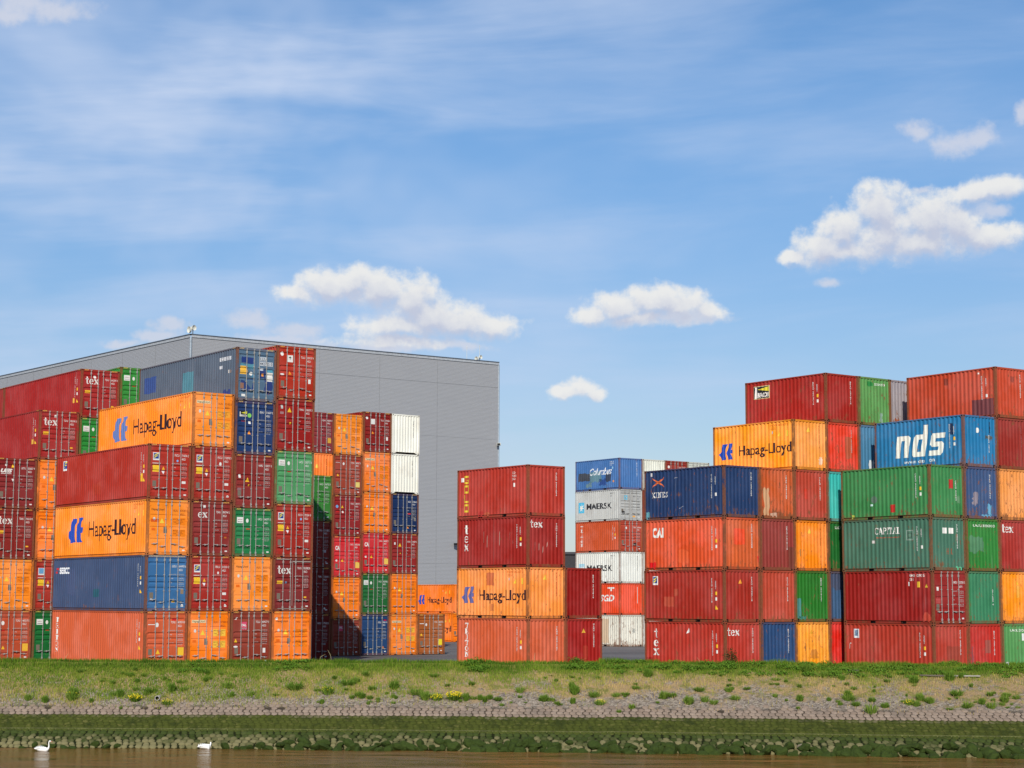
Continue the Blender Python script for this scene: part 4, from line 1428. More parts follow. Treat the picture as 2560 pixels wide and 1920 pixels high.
def g(b):
    pl = []
    for sgn in (1, -1):
        pts = [(.60 + .95 * t, 1.95 + sgn * (.24 * (2 * t - 1) * (0.65 + .35 * abs(2 * t - 1)))) for t in (0, .25, .5, .75, 1)]
        for p, q, w_ in zip(pts, pts[1:], (.05, .10, .10, .05)): pl.append(stroke(p, q, w_))
    b.put('emblem', polys(pl), 'S', (240, 120, 60)); b.put('lettering', serif('XINES', .56, 1.16, .28, .09, 1.12), 'S', WHITE); b.side_marks('XINU 1237300', tri=False, yel=False); b.vert_id('F', 'XINU 1237300', 1.95, 2.3)
    b.patch('S', .0 + .13, .05, .42, .45, (90, 150, 170)); b.put('scratches', polys([stroke((2.3, 2.1), (2.55, 2.15), .02), stroke((2.7, .55), (3.0, .65), .02)]), 'S', (170, 175, 185)); b.sticker('S', .5, 2.28, .1, .18, (210, 205, 205))
stack('R', 0, [
    (ST, (182, 58, 50), 'red container with bold white letters on both faces, at ground level by a shrub', RW, d),
    (ST, (164, 48, 40), 'red container with a blue-yellow sticker and pale patches, above the bold white-lettered one', RW, e),
    (ST, (218, 84, 50), 'faded orange-red container with repaint blotches and three white letters', dict(RW, cf=(206, 96, 60)), f),
    (ST, (38, 62, 108), 'navy container with an orange cross emblem over white serif letters', RW, g)], G20, L20)
def v(code, c=WHITE, extra=None):
    def fn(b):
        b.vert_id('F', code, 1.95, 2.25, c)
        if extra: extra(b)
    return fn
stack('R', 1, [
    (ST, (44, 76, 124), 'blue container end on the ground between a red and a yellow one', RW, v('BSIU 2020351')),
    (ST, (186, 74, 60), 'salmon red ribbed end between the stickered red side and a green end', RW, v('FCIU 2797978')),
    (ST, (148, 62, 62), 'dusty maroon ribbed end with a brown patch, beside the amber end', RW, v('CRXU 7010110', extra=lambda b: b.patch('F', 2.0, .1, 2.32, 1.2, (120, 62, 56)))),
    (ST, (196, 86, 42), 'rusty orange-brown end with a scraped pale corner, next to the navy container', dict(RW, rust=.85), v('IEAU 2491708', extra=lambda b: (b.patch('F', .3, .15, .65, 1.5, (196, 150, 120), .12), b.patch('F', .7, .1, 1.2, .3, (190, 150, 125)))))], G20, L20)
def e(b): b.tri('F', 1.1, 2.05, .26, (250, 200, 70)); b.vert_id('F', 'HLXU 2203', 1.95, 2.2, (200, 100, 20)); b.patch('F', .35, .75, .5, 1.1, (200, 130, 70)); b.patch('F', .75, 1.7, .9, 2.35, (245, 140, 50))
def f(b): b.hapag(); b.hapag_side_marks(); b.tri('F', 1.1, 2.1, .25, (250, 200, 70)); b.vert_id('F', 'HLXU 2048719', 1.85, 2.35, (200, 110, 50)); b.patch('F', 1.85, .35, 2.1, .7, (245, 200, 170), .08); b.patch('S', 3.3, .3, 3.45, .6, (220, 130, 80))
def y_(b): b.tri('F', 1.1, 2.1, .22, (225, 160, 40)); b.patch('F', 1.05, .75, 1.55, 1.15, (205, 130, 50), .1)
stack('R', 2, [
    (ST, (250, 160, 30), 'yellow-orange container end with a brown scuff, on the ground', RW, y_),
    (ST, (44, 118, 42), 'green container end with a teal patched edge and vertical white number', RW, v('BMOU 2770121', extra=lambda b: (b.patch('F', .13, .2, .4, 1.2, (76, 136, 130)), b.patch('F', .3, .1, .8, .3, (60, 130, 110))))),
    (ST, (252, 140, 16), 'amber container end with small yellow triangle between maroon and dark green ends', RW, e),
    (ST, (182, 70, 58), 'dull red ribbed end with a bright patch, beneath the high orange dark-lettered container', RW, v('TLLU 2060021', extra=lambda b: b.patch('F', .75, 1.1, 1.0, 1.6, (200, 60, 45)))),
    (ST, (255, 158, 38), 'orange container with blue emblem and dark lettering, standing high against the sky', dict(RW, rust=.28, cf=(250, 158, 78)), f)], G20, L20)
def f(b):
    b.sticker('S', .66, 1.62, 1.22, .70, (225, 215, 160), 'company_sign'); b.put('company_sign', polys([rect(.69, 1.65, 1.85, 2.29)]), 'S', (28, 28, 34), .0045); b.put('lettering', polys([[(.95, 2.14), (1.84, 2.27), (1.84, 2.0)]]), 'S', (228, 215, 60), .006)
    b.put('lettering', polys([[(.74, 1.66), (.92, 1.66), (.88, 2.2), (.78, 2.2)], rect(.77, 2.2, .89, 2.27)]), 'S', WHITE, .006); b.put('lettering', fit(text2d('BEACON', 1, .12, .1), .96, 1.70, 1.83, 1.96), 'S', WHITE, .0065)
    b.side_marks('BEAU 2974716', tri=False); b.vert_id('F', 'BEAU 2974716', 1.88, 2.25)
stack('R', 3, [
    (ST, (222, 40, 26), 'narrow strip of bright red container on the ground beside the yellow-orange end', RW, None),
    (ST, (72, 84, 116), 'faded slate blue container strip, second up behind the front row', dict(RW, rust=.6), lambda b: b.patch('F', .2, .2, .9, 1.7, (62, 96, 140), .1)),
    (ST, (30, 104, 42), 'dark green container strip with two white marks, third up behind the front row', RW, lambda b: b.put('marking_text', fit(text2d('UACU', 1, .02), .55, 2.2, 1.0, 2.35), 'F', WHITE)),
    (ST, (66, 186, 176), 'turquoise container strip beside the dull red end', dict(RW, rust=.2), None),
    (ST, (222, 58, 34), 'bright orange-red container end with a vertical brown stain', RW, v('CAIU 2726880', (225, 190, 180), lambda b: b.patch('F', 1.4, .75, 1.85, 1.9, (180, 84, 60), .06))),
    (ST, (160, 40, 36), 'dark red container with a black lighthouse sign, topmost against the sky', RW, f)], G20, L20)
stack('R', 4, [hid(ST)] * 4 + [
    (ST, (78, 134, 178), 'light blue container strip with a white scuff, beside the large white-lettered blue one', dict(RW, rust=.4), lambda b: b.patch('F', .75, .1, 1.15, .7, (215, 222, 225), .1)),
    (ST, (92, 150, 80), 'grass green container end beside the one with a lighthouse sign', RW, lambda b: (b.put('marking_text', fit(text2d('22 54 27 3', 1, .02), 1.25, 2.18, 2.05, 2.30), 'F', WHITE), b.patch('F', .65, 2.12, 1.1, 2.36, (40, 128, 60)), b.patch('F', 1.6, .2, 1.8, .7, (130, 160, 140), .06)))], G20, L20)
stack('R', 5, [hid(ST)] * 5 + [
    (ST, (160, 152, 154), 'grey container with a broad rusty post, behind the grass green one', dict(RW, rust=.75, cr=(150, 95, 55)), lambda b: (b.patch('F', .4, .05, .75, .5, (160, 90, 70), .1), b.patch('F', .85, .05, 1.1, .35, (160, 90, 70), .1)))], G20, L20)

# ---- Q: front block, nearest row on the east side
def d(b): b.sticker('S', .68, 1.85, .36, .45, (225, 232, 238)); b.sticker('S', .74, 1.95, .24, .3, (90, 150, 205)); b.side_marks('FCIU 2297373', tri=False); b.vert_id('F', 'FCIU 2297373', 1.98, 2.3); b.patch('F', .9, .1, 1.85, 1.55, (156, 62, 50), .05); b.put('scratches', polys([rect(.32, 1.3, .36, 1.55), rect(.36, 1.55, .48, 1.6)]), 'S', WHITE)
def e(b):
    b.put('number_lettering', fit(text2d('RMD 0293 5\n251', 1, .03), 4.5, 2.1, 5.5, 2.42), 'S', (235, 225, 215)); b.sticker('S', 5.0, 1.78, .2, .28, (250, 205, 60)); b.tri('S', 5.62, 1.88, .22, (250, 215, 70)); b.sticker('S', 4.42, 1.85, .12, .2, WHITE)
    b.door_std('RMDU 029305 5', hz=False, size='251'); b.sticker('F', .3, 1.62, .14, .18, WHITE); b.sticker('F', .24, 1.0, .32, .24, (190, 80, 75)); b.patch('S', 5.3, .1, 5.85, .5, (185, 70, 60), .1)
def f(b):
    b.put('lettering', serif('CAPITAL', 2.3, 1.84, .33, .06, .86), 'S', WHITE); b.put('lettering', fit(text2d('Intermodal', 1, .03), 2.42, 1.64, 3.9, 1.72), 'S', (190, 90, 60)); b.side_marks('CLHU 2803706', tri=False, yel=False); b.vert_id('F', 'CLHU 2803706', 1.95, 2.3)
    for k_, (w_, c_) in enumerate(((.5, (150, 172, 158)), (.42, (86, 128, 106)), (.24, (60, 84, 74)), (.16, (96, 134, 112)))): b.put('repair_patch', polys([rect(4.65 - w_ / 2, 1.75 - w_ / 2, 4.65 + w_ / 2, 1.75 + w_ / 2)]), 'S', c_, .003 + .001 * k_)
    b.sticker('F', .84, 1.82, .3, .28, WHITE); b.sticker('F', 1.3, 1.82, .3, .28, WHITE); b.sticker('S', 2.1, 1.4, .16, .14, (210, 205, 200)); b.patch('F', 1.75, .05, 2.2, .2, (86, 190, 140)); b.put('sticker', fit(text2d('H R', 1, .0), 1.1, .8, 1.55, 1.1), 'F', (170, 90, 60))
def g(b):
    b.side_marks('CRSU 9300375', tri=False); b.patch('S', 3.42, .32, 3.75, .72, (184, 44, 38)); b.patch('F', 1.38, 1.45, 1.7, 1.9, (184, 38, 34)); b.circle('S', 2.3, 1.0, .2, (88, 116, 98)); b.patch('S', .75, .1, .95, .28, (170, 180, 80)); b.vert_id('F', 'CRSU 93003', 1.92, 1.85); b.sticker('S', 2.05, .68, .14, .1, (200, 230, 225)); b.patch('F', 1.95, .75, 2.15, 1.1, (96, 140, 100), .05)
stack('Q', 0, [
    (ST, (178, 62, 52), 'red container with a pale blue sticker, at ground level below the one with silver rods', RW, d),
    (ST, (150, 36, 36), 'dark red container whose door end shows silver locking rods among blank ends', dict(RW, front='door', rust=.3, style=2), e),
    (ST, (74, 116, 96), 'grey-green container with white serif lettering and a square patch', RW, f),
    (ST, (62, 132, 76), 'green container with small red patches on side and end', RW, g)], G20, L20)
def h(b):
    def ital(pl, sh=.16): return [[(x + y * sh, y) for x, y in p] for p in pl]
    t = .29
    n_ = [rect(0, 0, t, 1), rect(t, .78, .50, 1), [(.50, 1), (.70, 1), (.80, .9), (.80, 0), (.50, 0)]]
    d_ = [rect(.52, 0, .80, 1.42), [(.1, 0), (.52, 0), (.52, .22), (.28, .22), (0, .1)], [(.28, .78), (.52, .78), (.52, 1), (.1, 1), (0, .9)], [(0, .1), (.28, .22), (.28, .78), (0, .9)]]
    s_ = [rect(0, 0, .52, .23), [(.52, 0), (.70, 0), (.80, .1), (.80, .5), (.70, .61), (.52, .61)], rect(.28, .39, .52, .61), [(.0, .5), (.1, .39), (.28, .39), (.28, 1), (.1, 1), (0, .9)], rect(.28, .77, .86, 1)]
    out = []
    for gl, x0 in ((n_, 0), (d_, 1.02), (s_, 2.04)):
        out += [[(1.42 + (x + x0) * 1.13, .66 + y * 1.12) for x, y in p] for p in ital(gl)]
    b.put('lettering', polys(out), 'S', (242, 240, 228))
    b.put('lettering', fit(text2d('www.n  dstc', 1, .03), 2.0, .34, 3.45, .52), 'S', (235, 238, 235)); b.put('lettering', fit(text2d('om', 1, .03), 3.75, .36, 4.1, .50), 'S', (235, 238, 235))
    b.patch('S', 5.18, 1.62, 5.36, 2.2, (34, 50, 84)); b.side_marks('NDSU 2031072', tri=False); b.patch('F', 1.92, 1.75, 2.02, 2.3, (40, 55, 80)); b.vert_id('F', 'NDSU 2015', 1.98, 1.65); b.circle('F', 1.05, 1.85, .11, WHITE, .13); b.patch('F', 1.6, 1.45, 2.1, 1.6, (84, 90, 90), .06)
stack('Q', 1, [
    (ST, (188, 50, 46), 'plain red ribbed end with a grey patch, at ground level by the green container', RW, v('BSIU 2671019', extra=lambda b: (b.patch('F', 1.25, 1.15, 1.6, 1.8, (160, 84, 80)), b.patch('F', .2, .5, .35, 1.5, (150, 70, 80), .05)))),
    (ST, (60, 128, 90), 'sea green ribbed end with faint white scratches, beside the silver-rod doors', RW, lambda b: (b.vert_id('F', '371605 4', 1.9, 1.7), b.patch('F', .12, .1, .25, 2.3, (64, 130, 70), .02))),
    (ST, (52, 128, 56), 'green ribbed end with a grey-green blotch beside the serif-lettered container', RW, lambda b: (b.put('marking_text', fit(text2d('UACU 350203 0', 1, .02), .55, 2.2, 2.1, 2.32), 'F', WHITE), b.patch('F', .2, .95, 1.25, 1.7, (84, 134, 96), .1))),
    (ST, (64, 88, 134), 'worn blue ribbed end with light blue repair strokes, beneath the large white-lettered blue one', dict(RW, rust=.7), v('NYKU 2777866', extra=lambda b: (b.patch('F', 1.65, .2, 2.0, .75, (96, 160, 200), .08), b.patch('F', 1.2, .12, 1.9, .22, (96, 160, 200)), b.patch('F', .6, .7, 1.0, 1.3, (140, 130, 140), .1)))),
    (ST, (40, 122, 180), 'bright blue container with huge slanted white letters', dict(RW, rust=.6), h)], G20, L20)
def f(b): b.put('lettering', serif('tex', .2, 1.97, .41, .03, 1.1), 'F', WHITE)
def g(b):
    b.patch('S', 4.42, .1, 5.85, 1.0, (118, 62, 70), .02); b.side_marks('FCIU 2803602', tri=False, yel=False); b.vert_id('F', 'FCIU 2803602', 1.92, 2.3); b.patch('F', 1.15, 1.85, 1.4, 2.15, (150, 64, 54), .05); b.patch('S', 2.6, 1.95, 2.85, 2.3, (140, 60, 50), .04); b.sticker('S', 4.9, 2.3, .06, .08, WHITE)
stack('Q', 2, [
    (ST, (88, 148, 84), 'pale green container with a round white mark near the ground, cut by the photo edge', RW, lambda b: (b.put('marking_text', fit(text2d('UACU 350', 1, .02), .6, 2.2, 1.6, 2.32), 'F', WHITE), b.circle('F', .36, .55, .16, (200, 205, 200)), b.sticker('F', 1.5, 1.75, .3, .36, (225, 228, 222)))),
    (ST, (252, 148, 22), 'amber container end cut by the photo edge, second up above the pale green one', RW, lambda b: (b.tri('F', 1.25, 2.05, .2, (250, 190, 50)), b.patch('F', 1.2, 1.3, 1.4, 1.9, (230, 165, 70)))),
    (ST, (166, 54, 52), 'red ribbed end with bold white letters, cut by the photo edge, third up', RW, f),
    (ST, (236, 150, 84), 'peach orange ribbed end pitted with rust, cut by the photo edge', dict(RW, rust=.7), None),
    (ST, (150, 48, 44), 'maroon ribbed end next to the huge-lettered blue container, cut by the photo edge', RW, v('TGHU 283310', (170, 100, 95))),
    (ST, (192, 72, 50), 'red-orange container with a purple-brown patched corner, highest at the photo edge', RW, g)], G20, L20)

# ------------------------------------------------------------------ the yard
def yard_z(x, y):
    """the yard falls gently away from the water; level under each block"""
    pts = [(-17, 98, .147), (-20, 110, .0975), (-13, 117, -.121), (-10, 134, -.243), (0, 95, .157), (10, 156, -.062), (13, 94, .03), (24, 92, -.005), (-5, 170, -.056), (-12, 145, -.243), (-26, 105, .12)]
    sw = sz_ = 0.0
    for a, b, z in pts:
        w = 1.0 / ((x - a) ** 2 + (y - b) ** 2 + 1.0) ** 2
        sw += w; sz_ += w * z
    return sz_ / sw - 0.012


CREST_Y = 84.6
WZ = -2.6


def water_y(x):
    return 77.55 - 0.085 * x - (0.0020 * min(x, 40) ** 2 if x > 0 else 0.0014 * min(x * x, 900) * 1.0) + 0.0


def grid_mesh(name, xs, ys, fz, attrs=None):
    nx, ny = len(xs), len(ys)
    v = []
    at = {k_: [] for k_ in (attrs or {})}
    for j in range(ny):
        for i in range(nx):
            p = fz(xs[i], ys[j]); v.append(p)
    f = [(j * nx + i, j * nx + i + 1, (j + 1) * nx + i + 1, (j + 1) * nx + i) for j in range(ny - 1) for i in range(nx - 1)]
    me = bpy.data.meshes.new(name); me.from_pydata(v, [], f); me.update()
    return me


def asphalt():
    m, t, b = principled('asphalt')
    tcn = t.new('ShaderNodeTexCoord'); P = tcn.outputs['Object']
    n1 = t.noise(P, 0.09, 5, 0.6); n2 = t.noise(t.vmath('MULTIPLY', P, (0.25, 1.6, 1)), 1.0, 4, 0.6); n3 = t.noise(P, 38.0, 4, 0.7)
    c = t.mix(t.ss(n1, .35, .65), (0.105, 0.10, 0.098, 1), (0.165, 0.155, 0.15, 1))
    c = t.mix(t.ss(n2, .5, .75, 0, .5), c, (0.20, 0.185, 0.17, 1))
    c = t.mix(t.ss(n3, .35, .7, 0, .35), c, (0.05, 0.05, 0.052, 1))
    t.l.new(c, b.inputs['Base Color']); b.inputs['Roughness'].default_value = 0.85; b.inputs['Specular IOR Level'].default_value = 0.15
    return m


xs = [-400, -200, -120] + [-80 + i * 2.5 for i in range(65)] + [120, 200, 400]
ys = [87.6 + i * 1.5 for i in range(8)] + [100 + i * 4 for i in range(26)] + [220, 300, 500, 1000, 2500]
me = grid_mesh('ground', xs, ys, lambda x, y: (x, y, yard_z(x, y)))
tag(link('ground', me, asphalt()), kind='structure')

# ------------------------------------------------------------------ the bank
def hash2(a, b):
    return (math.sin(a * 12.9898 + b * 78.233) * 43758.5453) % 1.0


def vnoise(x, y):
    xi, yi = math.floor(x), math.floor(y); fx, fy = x - xi, y - yi
    fx = fx * fx * (3 - 2 * fx); fy = fy * fy * (3 - 2 * fy)
    return ((hash2(xi, yi) * (1 - fx) + hash2(xi + 1, yi) * fx) * (1 - fy) + (hash2(xi, yi + 1) * (1 - fx) + hash2(xi + 1, yi + 1) * fx) * fy) - 0.5


def crest_z(x):
    return 0.80 + 0.06 * vnoise(x * .12, 3.1) * 2 + 0.05 * vnoise(x * .6, 8.2) + (0.08 if 4 < x < 6.8 else 0) - 0.0035 * max(0, x - 8)


def bank(x, fr):
    """point on the bank: fr 0 at the crest, 1 at the water line, negative towards the yard"""
    cz = crest_z(x)
    if fr < 0:
        t = min(1.0, -fr / 0.45)
        y = CREST_Y + t * 3.3
        z = cz + (yard_z(x, y) - 0.05 - cz) * (t * t * (3 - 2 * t))
        return (x, y, z)
    y = CREST_Y + (water_y(x) - CREST_Y) * fr
    z = cz + (WZ - cz) * fr
    # rounded crest
    z -= 0.09 * math.exp(-((fr) / 0.06) ** 2)
    if 0.785 < fr: z -= 0.05
    return (x, y, z)


def bank_n(x, fr, amp=0.05):
    p = bank(x, fr)
    k_ = amp if fr < .5 else amp * .15
    return (p[0], p[1], p[2] + k_ * (vnoise(x * 1.3, fr * 9) + .5 * vnoise(x * 3.1, fr * 22)))


nx, ny = 420, 90
X0, X1 = -62.0, 62.0
F0, F1 = -0.45, 1.55
vs = []; frs = []
for j in range(ny):
    fr = F0 + (F1 - F0) * j / (ny - 1)
    for i in range(nx):
        x = X0 + (X1 - X0) * i / (nx - 1)
        vs.append(bank_n(x, fr)); frs.append(fr)
fs = [(j * nx + i, (j + 1) * nx + i, (j + 1) * nx + i + 1, j * nx + i + 1) for j in range(ny - 1) for i in range(nx - 1)]
me = bpy.data.meshes.new('riverbank'); me.from_pydata(vs, [], fs); me.update()
a = me.attributes.new('fr', 'FLOAT', 'POINT'); a.data.foreach_set('value', frs)


def bank_mat():
    m, t, b = principled('bank_soil')
    tcn = t.new('ShaderNodeTexCoord'); P = tcn.outputs['Object']
    at = t.new('ShaderNodeAttribute', attribute_name='fr'); fr = at.outputs['Fac']
    w = t.noise(P, 0.55, 5, 0.6)
    w2 = t.noise(t.vmath('MULTIPLY', P, (1, 1, 1)), 2.6, 4, 0.6)
    f = t.math('ADD', fr, t.math('MULTIPLY', t.math('SUBTRACT', w, 0.5), 0.55))
    f = t.math('ADD', f, t.math('MULTIPLY', t.math('SUBTRACT', w2, 0.5), 0.40))
    n = t.noise(P, 9.0, 5, 0.7); nf = t.noise(P, 30.0, 4, 0.7)
    grass = t.mix(n, (0.08, 0.10, 0.018, 1), (0.19, 0.19, 0.04, 1))
    straw = t.mix(n, (0.20, 0.14, 0.07, 1), (0.42, 0.29, 0.15, 1))
    vor = t.new('ShaderNodeTexVoronoi'); vor.inputs['Scale'].default_value = 13.0; t.l.new(P, vor.inputs['Vector'])
    vc = t.sep(vor.outputs['Color'])[0]
    grav = t.mix(vc, (0.105, 0.082, 0.062, 1), (0.33, 0.275, 0.215, 1))
    grav = t.mix(t.ss(nf, .60, .68), grav, (0.58, 0.53, 0.46, 1))
    grav = t.mix(t.ss(w2, .58, .68, 0, .8), grav, (0.13, 0.11, 0.10, 1))
    straw = t.mix(t.ss(nf, .56, .66, 0, .7), straw, (0.10, 0.07, 0.05, 1))
    c = t.mix(t.ss(f, .08, .22), grass, straw)
    c = t.mix(t.ss(t.noise(P, 1.7, 4, .6), .50, .62, 0, .75), c, grass)
    w3 = t.noise(P, 1.15, 5, .7)
    c = t.mix(t.math('MULTIPLY', t.ss(w3, .50, .60), t.ss(fr, .10, .26, 0, .9)), c, grav)
    c = t.mix(t.ss(f, .32, .46), c, grav)
    c = t.mix(t.ss(fr, .50, .55), c, (0.055, 0.042, 0.03, 1))
    alg = t.mix(n, (0.036, 0.046, 0.008, 1), (0.085, 0.096, 0.018, 1))
    alg = t.mix(.40, alg, (0.012, 0.016, 0.004, 1))
    c = t.mix(t.ss(fr, .615, .64), c, alg)
    c = t.mix(t.ss(fr, .785, .79), c, (0.014, 0.018, 0.006, 1))
    t.l.new(c, b.inputs['Base Color']); b.inputs['Roughness'].default_value = 0.9; b.inputs['Specular IOR Level'].default_value = 0.05
    bu = t.new('ShaderNodeBump'); bu.inputs['Strength'].default_value = 0.9; bu.inputs['Distance'].default_value = 0.05
    t.l.new(t.math('ADD', vor.outputs['Distance'], n), bu.inputs['Height']); t.l.new(bu.outputs[0], b.inputs['Normal'])
    return m


tag(link('riverbank', me, bank_mat()), kind='structure')


# pitched stone revetment: every stone a low dome, rows staggered
def revetment():
    verts, faces, fra, rnd = [], [], [], []
    rows = []
    fr = 0.49
    while fr < 0.97:
        L = math.hypot(CREST_Y - 77.5, 0.8 - WZ)
        rows.append(fr)
        fr += (0.235 if fr < .62 else 0.235) / L
    for ri, fr in enumerate(rows):
        sm = .63 <= fr < .79
        step = 0.285 if fr < .8 else 0.29
        x = -34.0 + (ri % 2) * step / 2
        jit = 0.16 if fr < .8 else 0.34
        while x < 34:
            if fr < .56 and random.random() > (fr - .47) / .085 + .25 * vnoise(x * 1.2, fr * 30):
                x += step; continue
            wx = step * ((0.50 if not sm else .505) + random.uniform(-.02, .0)); wf = 0.5 * (rows[1] - rows[0]) * (1.06 if fr < .8 else 1.12)
            cx = x + random.uniform(-1, 1) * step * jit * .35; cf = fr + random.uniform(-1, 1) * wf * jit * .5
            n = 6 if fr < .8 else random.choice((5, 6, 7))
            a0 = random.uniform(-.1, .1) + (math.pi / 6 if n == 6 else random.random())
            h = 0.026 if fr < .63 else (0.012 if sm else 0.055)
            h *= random.uniform(.7, 1.25)
            sc = random.uniform(.94, 1.0) if fr < .8 else random.uniform(.80, 1.12)
            base = len(verts); r_ = random.random()
            for lvl, (k_, hh) in enumerate(((1.02, -0.03), (0.93, h * .55), (0.6, h))):
                for q in range(n):
                    an = a0 + 2 * math.pi * q / n
                    ji = 1 + (random.uniform(-.07, .07) if fr < .8 else random.uniform(-.14, .14))
                    px = cx + math.cos(an) * wx * (1.14 if fr < .8 else 1.12) * sc * k_ * ji
                    pf = cf + math.sin(an) * wf * 1.30 * sc * k_ * ji
                    p = bank(px, pf)
                    verts.append((p[0], p[1] - hh * .5, p[2] + hh * .87)); fra.append(fr); rnd.append(r_)
            p = bank(cx, cf); verts.append((p[0], p[1] - h * .55, p[2] + h * .95)); fra.append(fr); rnd.append(r_)
            for lvl in (0, 1):
                for q in range(n):
                    a_, b_ = base + lvl * n + q, base + lvl * n + (q + 1) % n
                    faces.append((a_, b_, b_ + n, a_ + n))
            for q in range(n): faces.append((base + 2 * n + q, base + 2 * n + (q + 1) % n, base + 3 * n))
            x += step * (1 + (random.uniform(-.12, .12) if fr >= .8 else random.uniform(-.03, .03)))
    me = bpy.data.meshes.new('stone_revetment'); me.from_pydata(verts, [], faces)
    me.polygons.foreach_set('use_smooth', [True] * len(faces))
    for nm, dat in (('fr', fra), ('rnd', rnd)):
        at = me.attributes.new(nm, 'FLOAT', 'POINT'); at.data.foreach_set('value', dat)
    m, t, b = principled('revetment_stone')
    P = t.new('ShaderNodeTexCoord').outputs['Object']
    fr_ = t.new('ShaderNodeAttribute', attribute_name='fr').outputs['Fac']; rn = t.new('ShaderNodeAttribute', attribute_name='rnd').outputs['Fac']
    n = t.noise(P, 5.0, 5, .65); n2 = t.noise(P, .7, 4, .6); n3 = t.noise(P, 26.0, 4, .7)
    dry = t.mix(t.math('ADD', t.math('MULTIPLY', rn, .5), t.math('MULTIPLY', n, .5)), (0.18, 0.130, 0.095, 1), (0.29, 0.222, 0.168, 1))
    dry = t.mix(t.ss(n3, .58, .7, 0, .6), dry, (0.50, 0.45, 0.38, 1))
    dry = t.mix(t.ss(n2, .52, .66, 0, .5), dry, (0.15, 0.12, 0.095, 1))
    alg = t.mix(n, (0.028, 0.038, 0.006, 1), (0.080, 0.090, 0.016, 1))
    cream = t.math('ADD', t.math('ADD', t.math('MULTIPLY', rn, .45), t.math('MULTIPLY', n, .5)), t.math('MULTIPLY', t.math('SUBTRACT', fr_, .86), 3.0))
    low = t.mix(t.ss(cream, .30, .78), (0.032, 0.045, 0.010, 1), (0.170, 0.150, 0.070, 1))
    zc = t.sep(P)[2]
    low = t.mix(t.ss(t.math('ADD', fr_, t.math('MULTIPLY', t.math('SUBTRACT', n2, .5), .12)), .86, .80), low, (0.045, 0.062, 0.014, 1))
    alg = t.mix(t.ss(t.noise(P, 1.6, 5, .65), .46, .66, 0, .75), alg, (0.018, 0.026, 0.006, 1))
    alg = t.mix(t.ss(t.noise(t.vmath('MULTIPLY', P, (3.0, 1, 9.0)), 1.0, 4, .6), .56, .68, 0, .55), alg, (0.13, 0.12, 0.035, 1))
    f = t.math('ADD', fr_, t.math('ADD', t.math('MULTIPLY', t.math('SUBTRACT', n2, .5), .05), t.math('MULTIPLY', t.math('SUBTRACT', n, .5), .05)))
    c = t.mix(t.ss(f, .61, .645), dry, alg)
    c = t.mix(t.ss(fr_, .785, .795), c, low)
    t.l.new(c, b.inputs['Base Color']); b.inputs['Roughness'].default_value = 0.85; b.inputs['Specular IOR Level'].default_value = 0.08
    bu = t.new('ShaderNodeBump'); bu.inputs['Strength'].default_value = 0.6; bu.inputs['Distance'].default_value = 0.02
    t.l.new(n3, bu.inputs['Height']); t.l.new(bu.outputs[0], b.inputs['Normal'])
    tag(link('stone_revetment', me, m), kind='structure')
    # the low step that runs along the bank
    bm_ = MB()
    xs_ = [-34 + i * .8 for i in range(86)]
    for xa, xb in zip(xs_, xs_[1:]):
        pa, pb = bank(xa, .782), bank(xb, .782); qa, qb = bank(xa, .7845), bank(xb, .7845)
        up = .025
        bm_.poly([(pa[0], pa[1], pa[2] + .02), (qa[0], qa[1], qa[2] + up), (qb[0], qb[1], qb[2] + up), (pb[0], pb[1], pb[2] + .02)])
        bm_.poly([(qa[0], qa[1], qa[2] + up), (qa[0], qa[1] - .01, qa[2] - .12), (qb[0], qb[1] - .01, qb[2] - .12), (qb[0], qb[1], qb[2] + up)])
    tag(link('ledge', bm_.mesh('ledge'), flat('ledge_stone', (110, 112, 62), .85, vary=.3)), kind='structure')


revetment()

# ------------------------------------------------------------------ water
def water():
    me = bpy.data.meshes.new('water')
    me.from_pydata([(-400, -60, WZ), (400, -60, WZ), (400, 84, WZ), (-400, 84, WZ)], [], [(0, 1, 2, 3)])
    m, t, b = principled('river_water')
    P = t.new('ShaderNodeTexCoord').outputs['Object']
    n = t.noise(P, .12, 4, .6)
    t.l.new(t.mix(n, (0.125, 0.066, 0.014, 1), (0.175, 0.090, 0.020, 1)), b.inputs['Base Color'])
    b.inputs['Roughness'].default_value = 0.14
    b.inputs['IOR'].default_value = 1.33
    b.inputs['Specular IOR Level'].default_value = 0.5
    r1 = t.noise(t.vmath('MULTIPLY', P, (.75, 2.1, 1)), 1.0, 5, .62, .3)
    r2 = t.noise(t.vmath('MULTIPLY', P, (5.5, 13.0, 1)), 1.0, 4, .65, .2)
    r0 = t.noise(P, .16, 3, .5)
    r3 = t.noise(t.vmath('MULTIPLY', P, (.20, .55, 1)), 1.0, 3, .5, .2)
    hgt = t.math('ADD', t.math('ADD', t.math('MULTIPLY', r1, .75), t.math('MULTIPLY', r2, .22)), t.math('MULTIPLY', r3, 3.4))
    hgt = t.math('MULTIPLY', hgt, t.ss(r0, .32, .62, .35, 1.0))
    bu = t.new('ShaderNodeBump'); bu.inputs['Strength'].default_value = 1.0; bu.inputs['Distance'].default_value = 0.16
    t.l.new(hgt, bu.inputs['Height']); t.l.new(bu.outputs[0], b.inputs['Normal'])
    tag(link('water', me, m), kind='structure')


water()
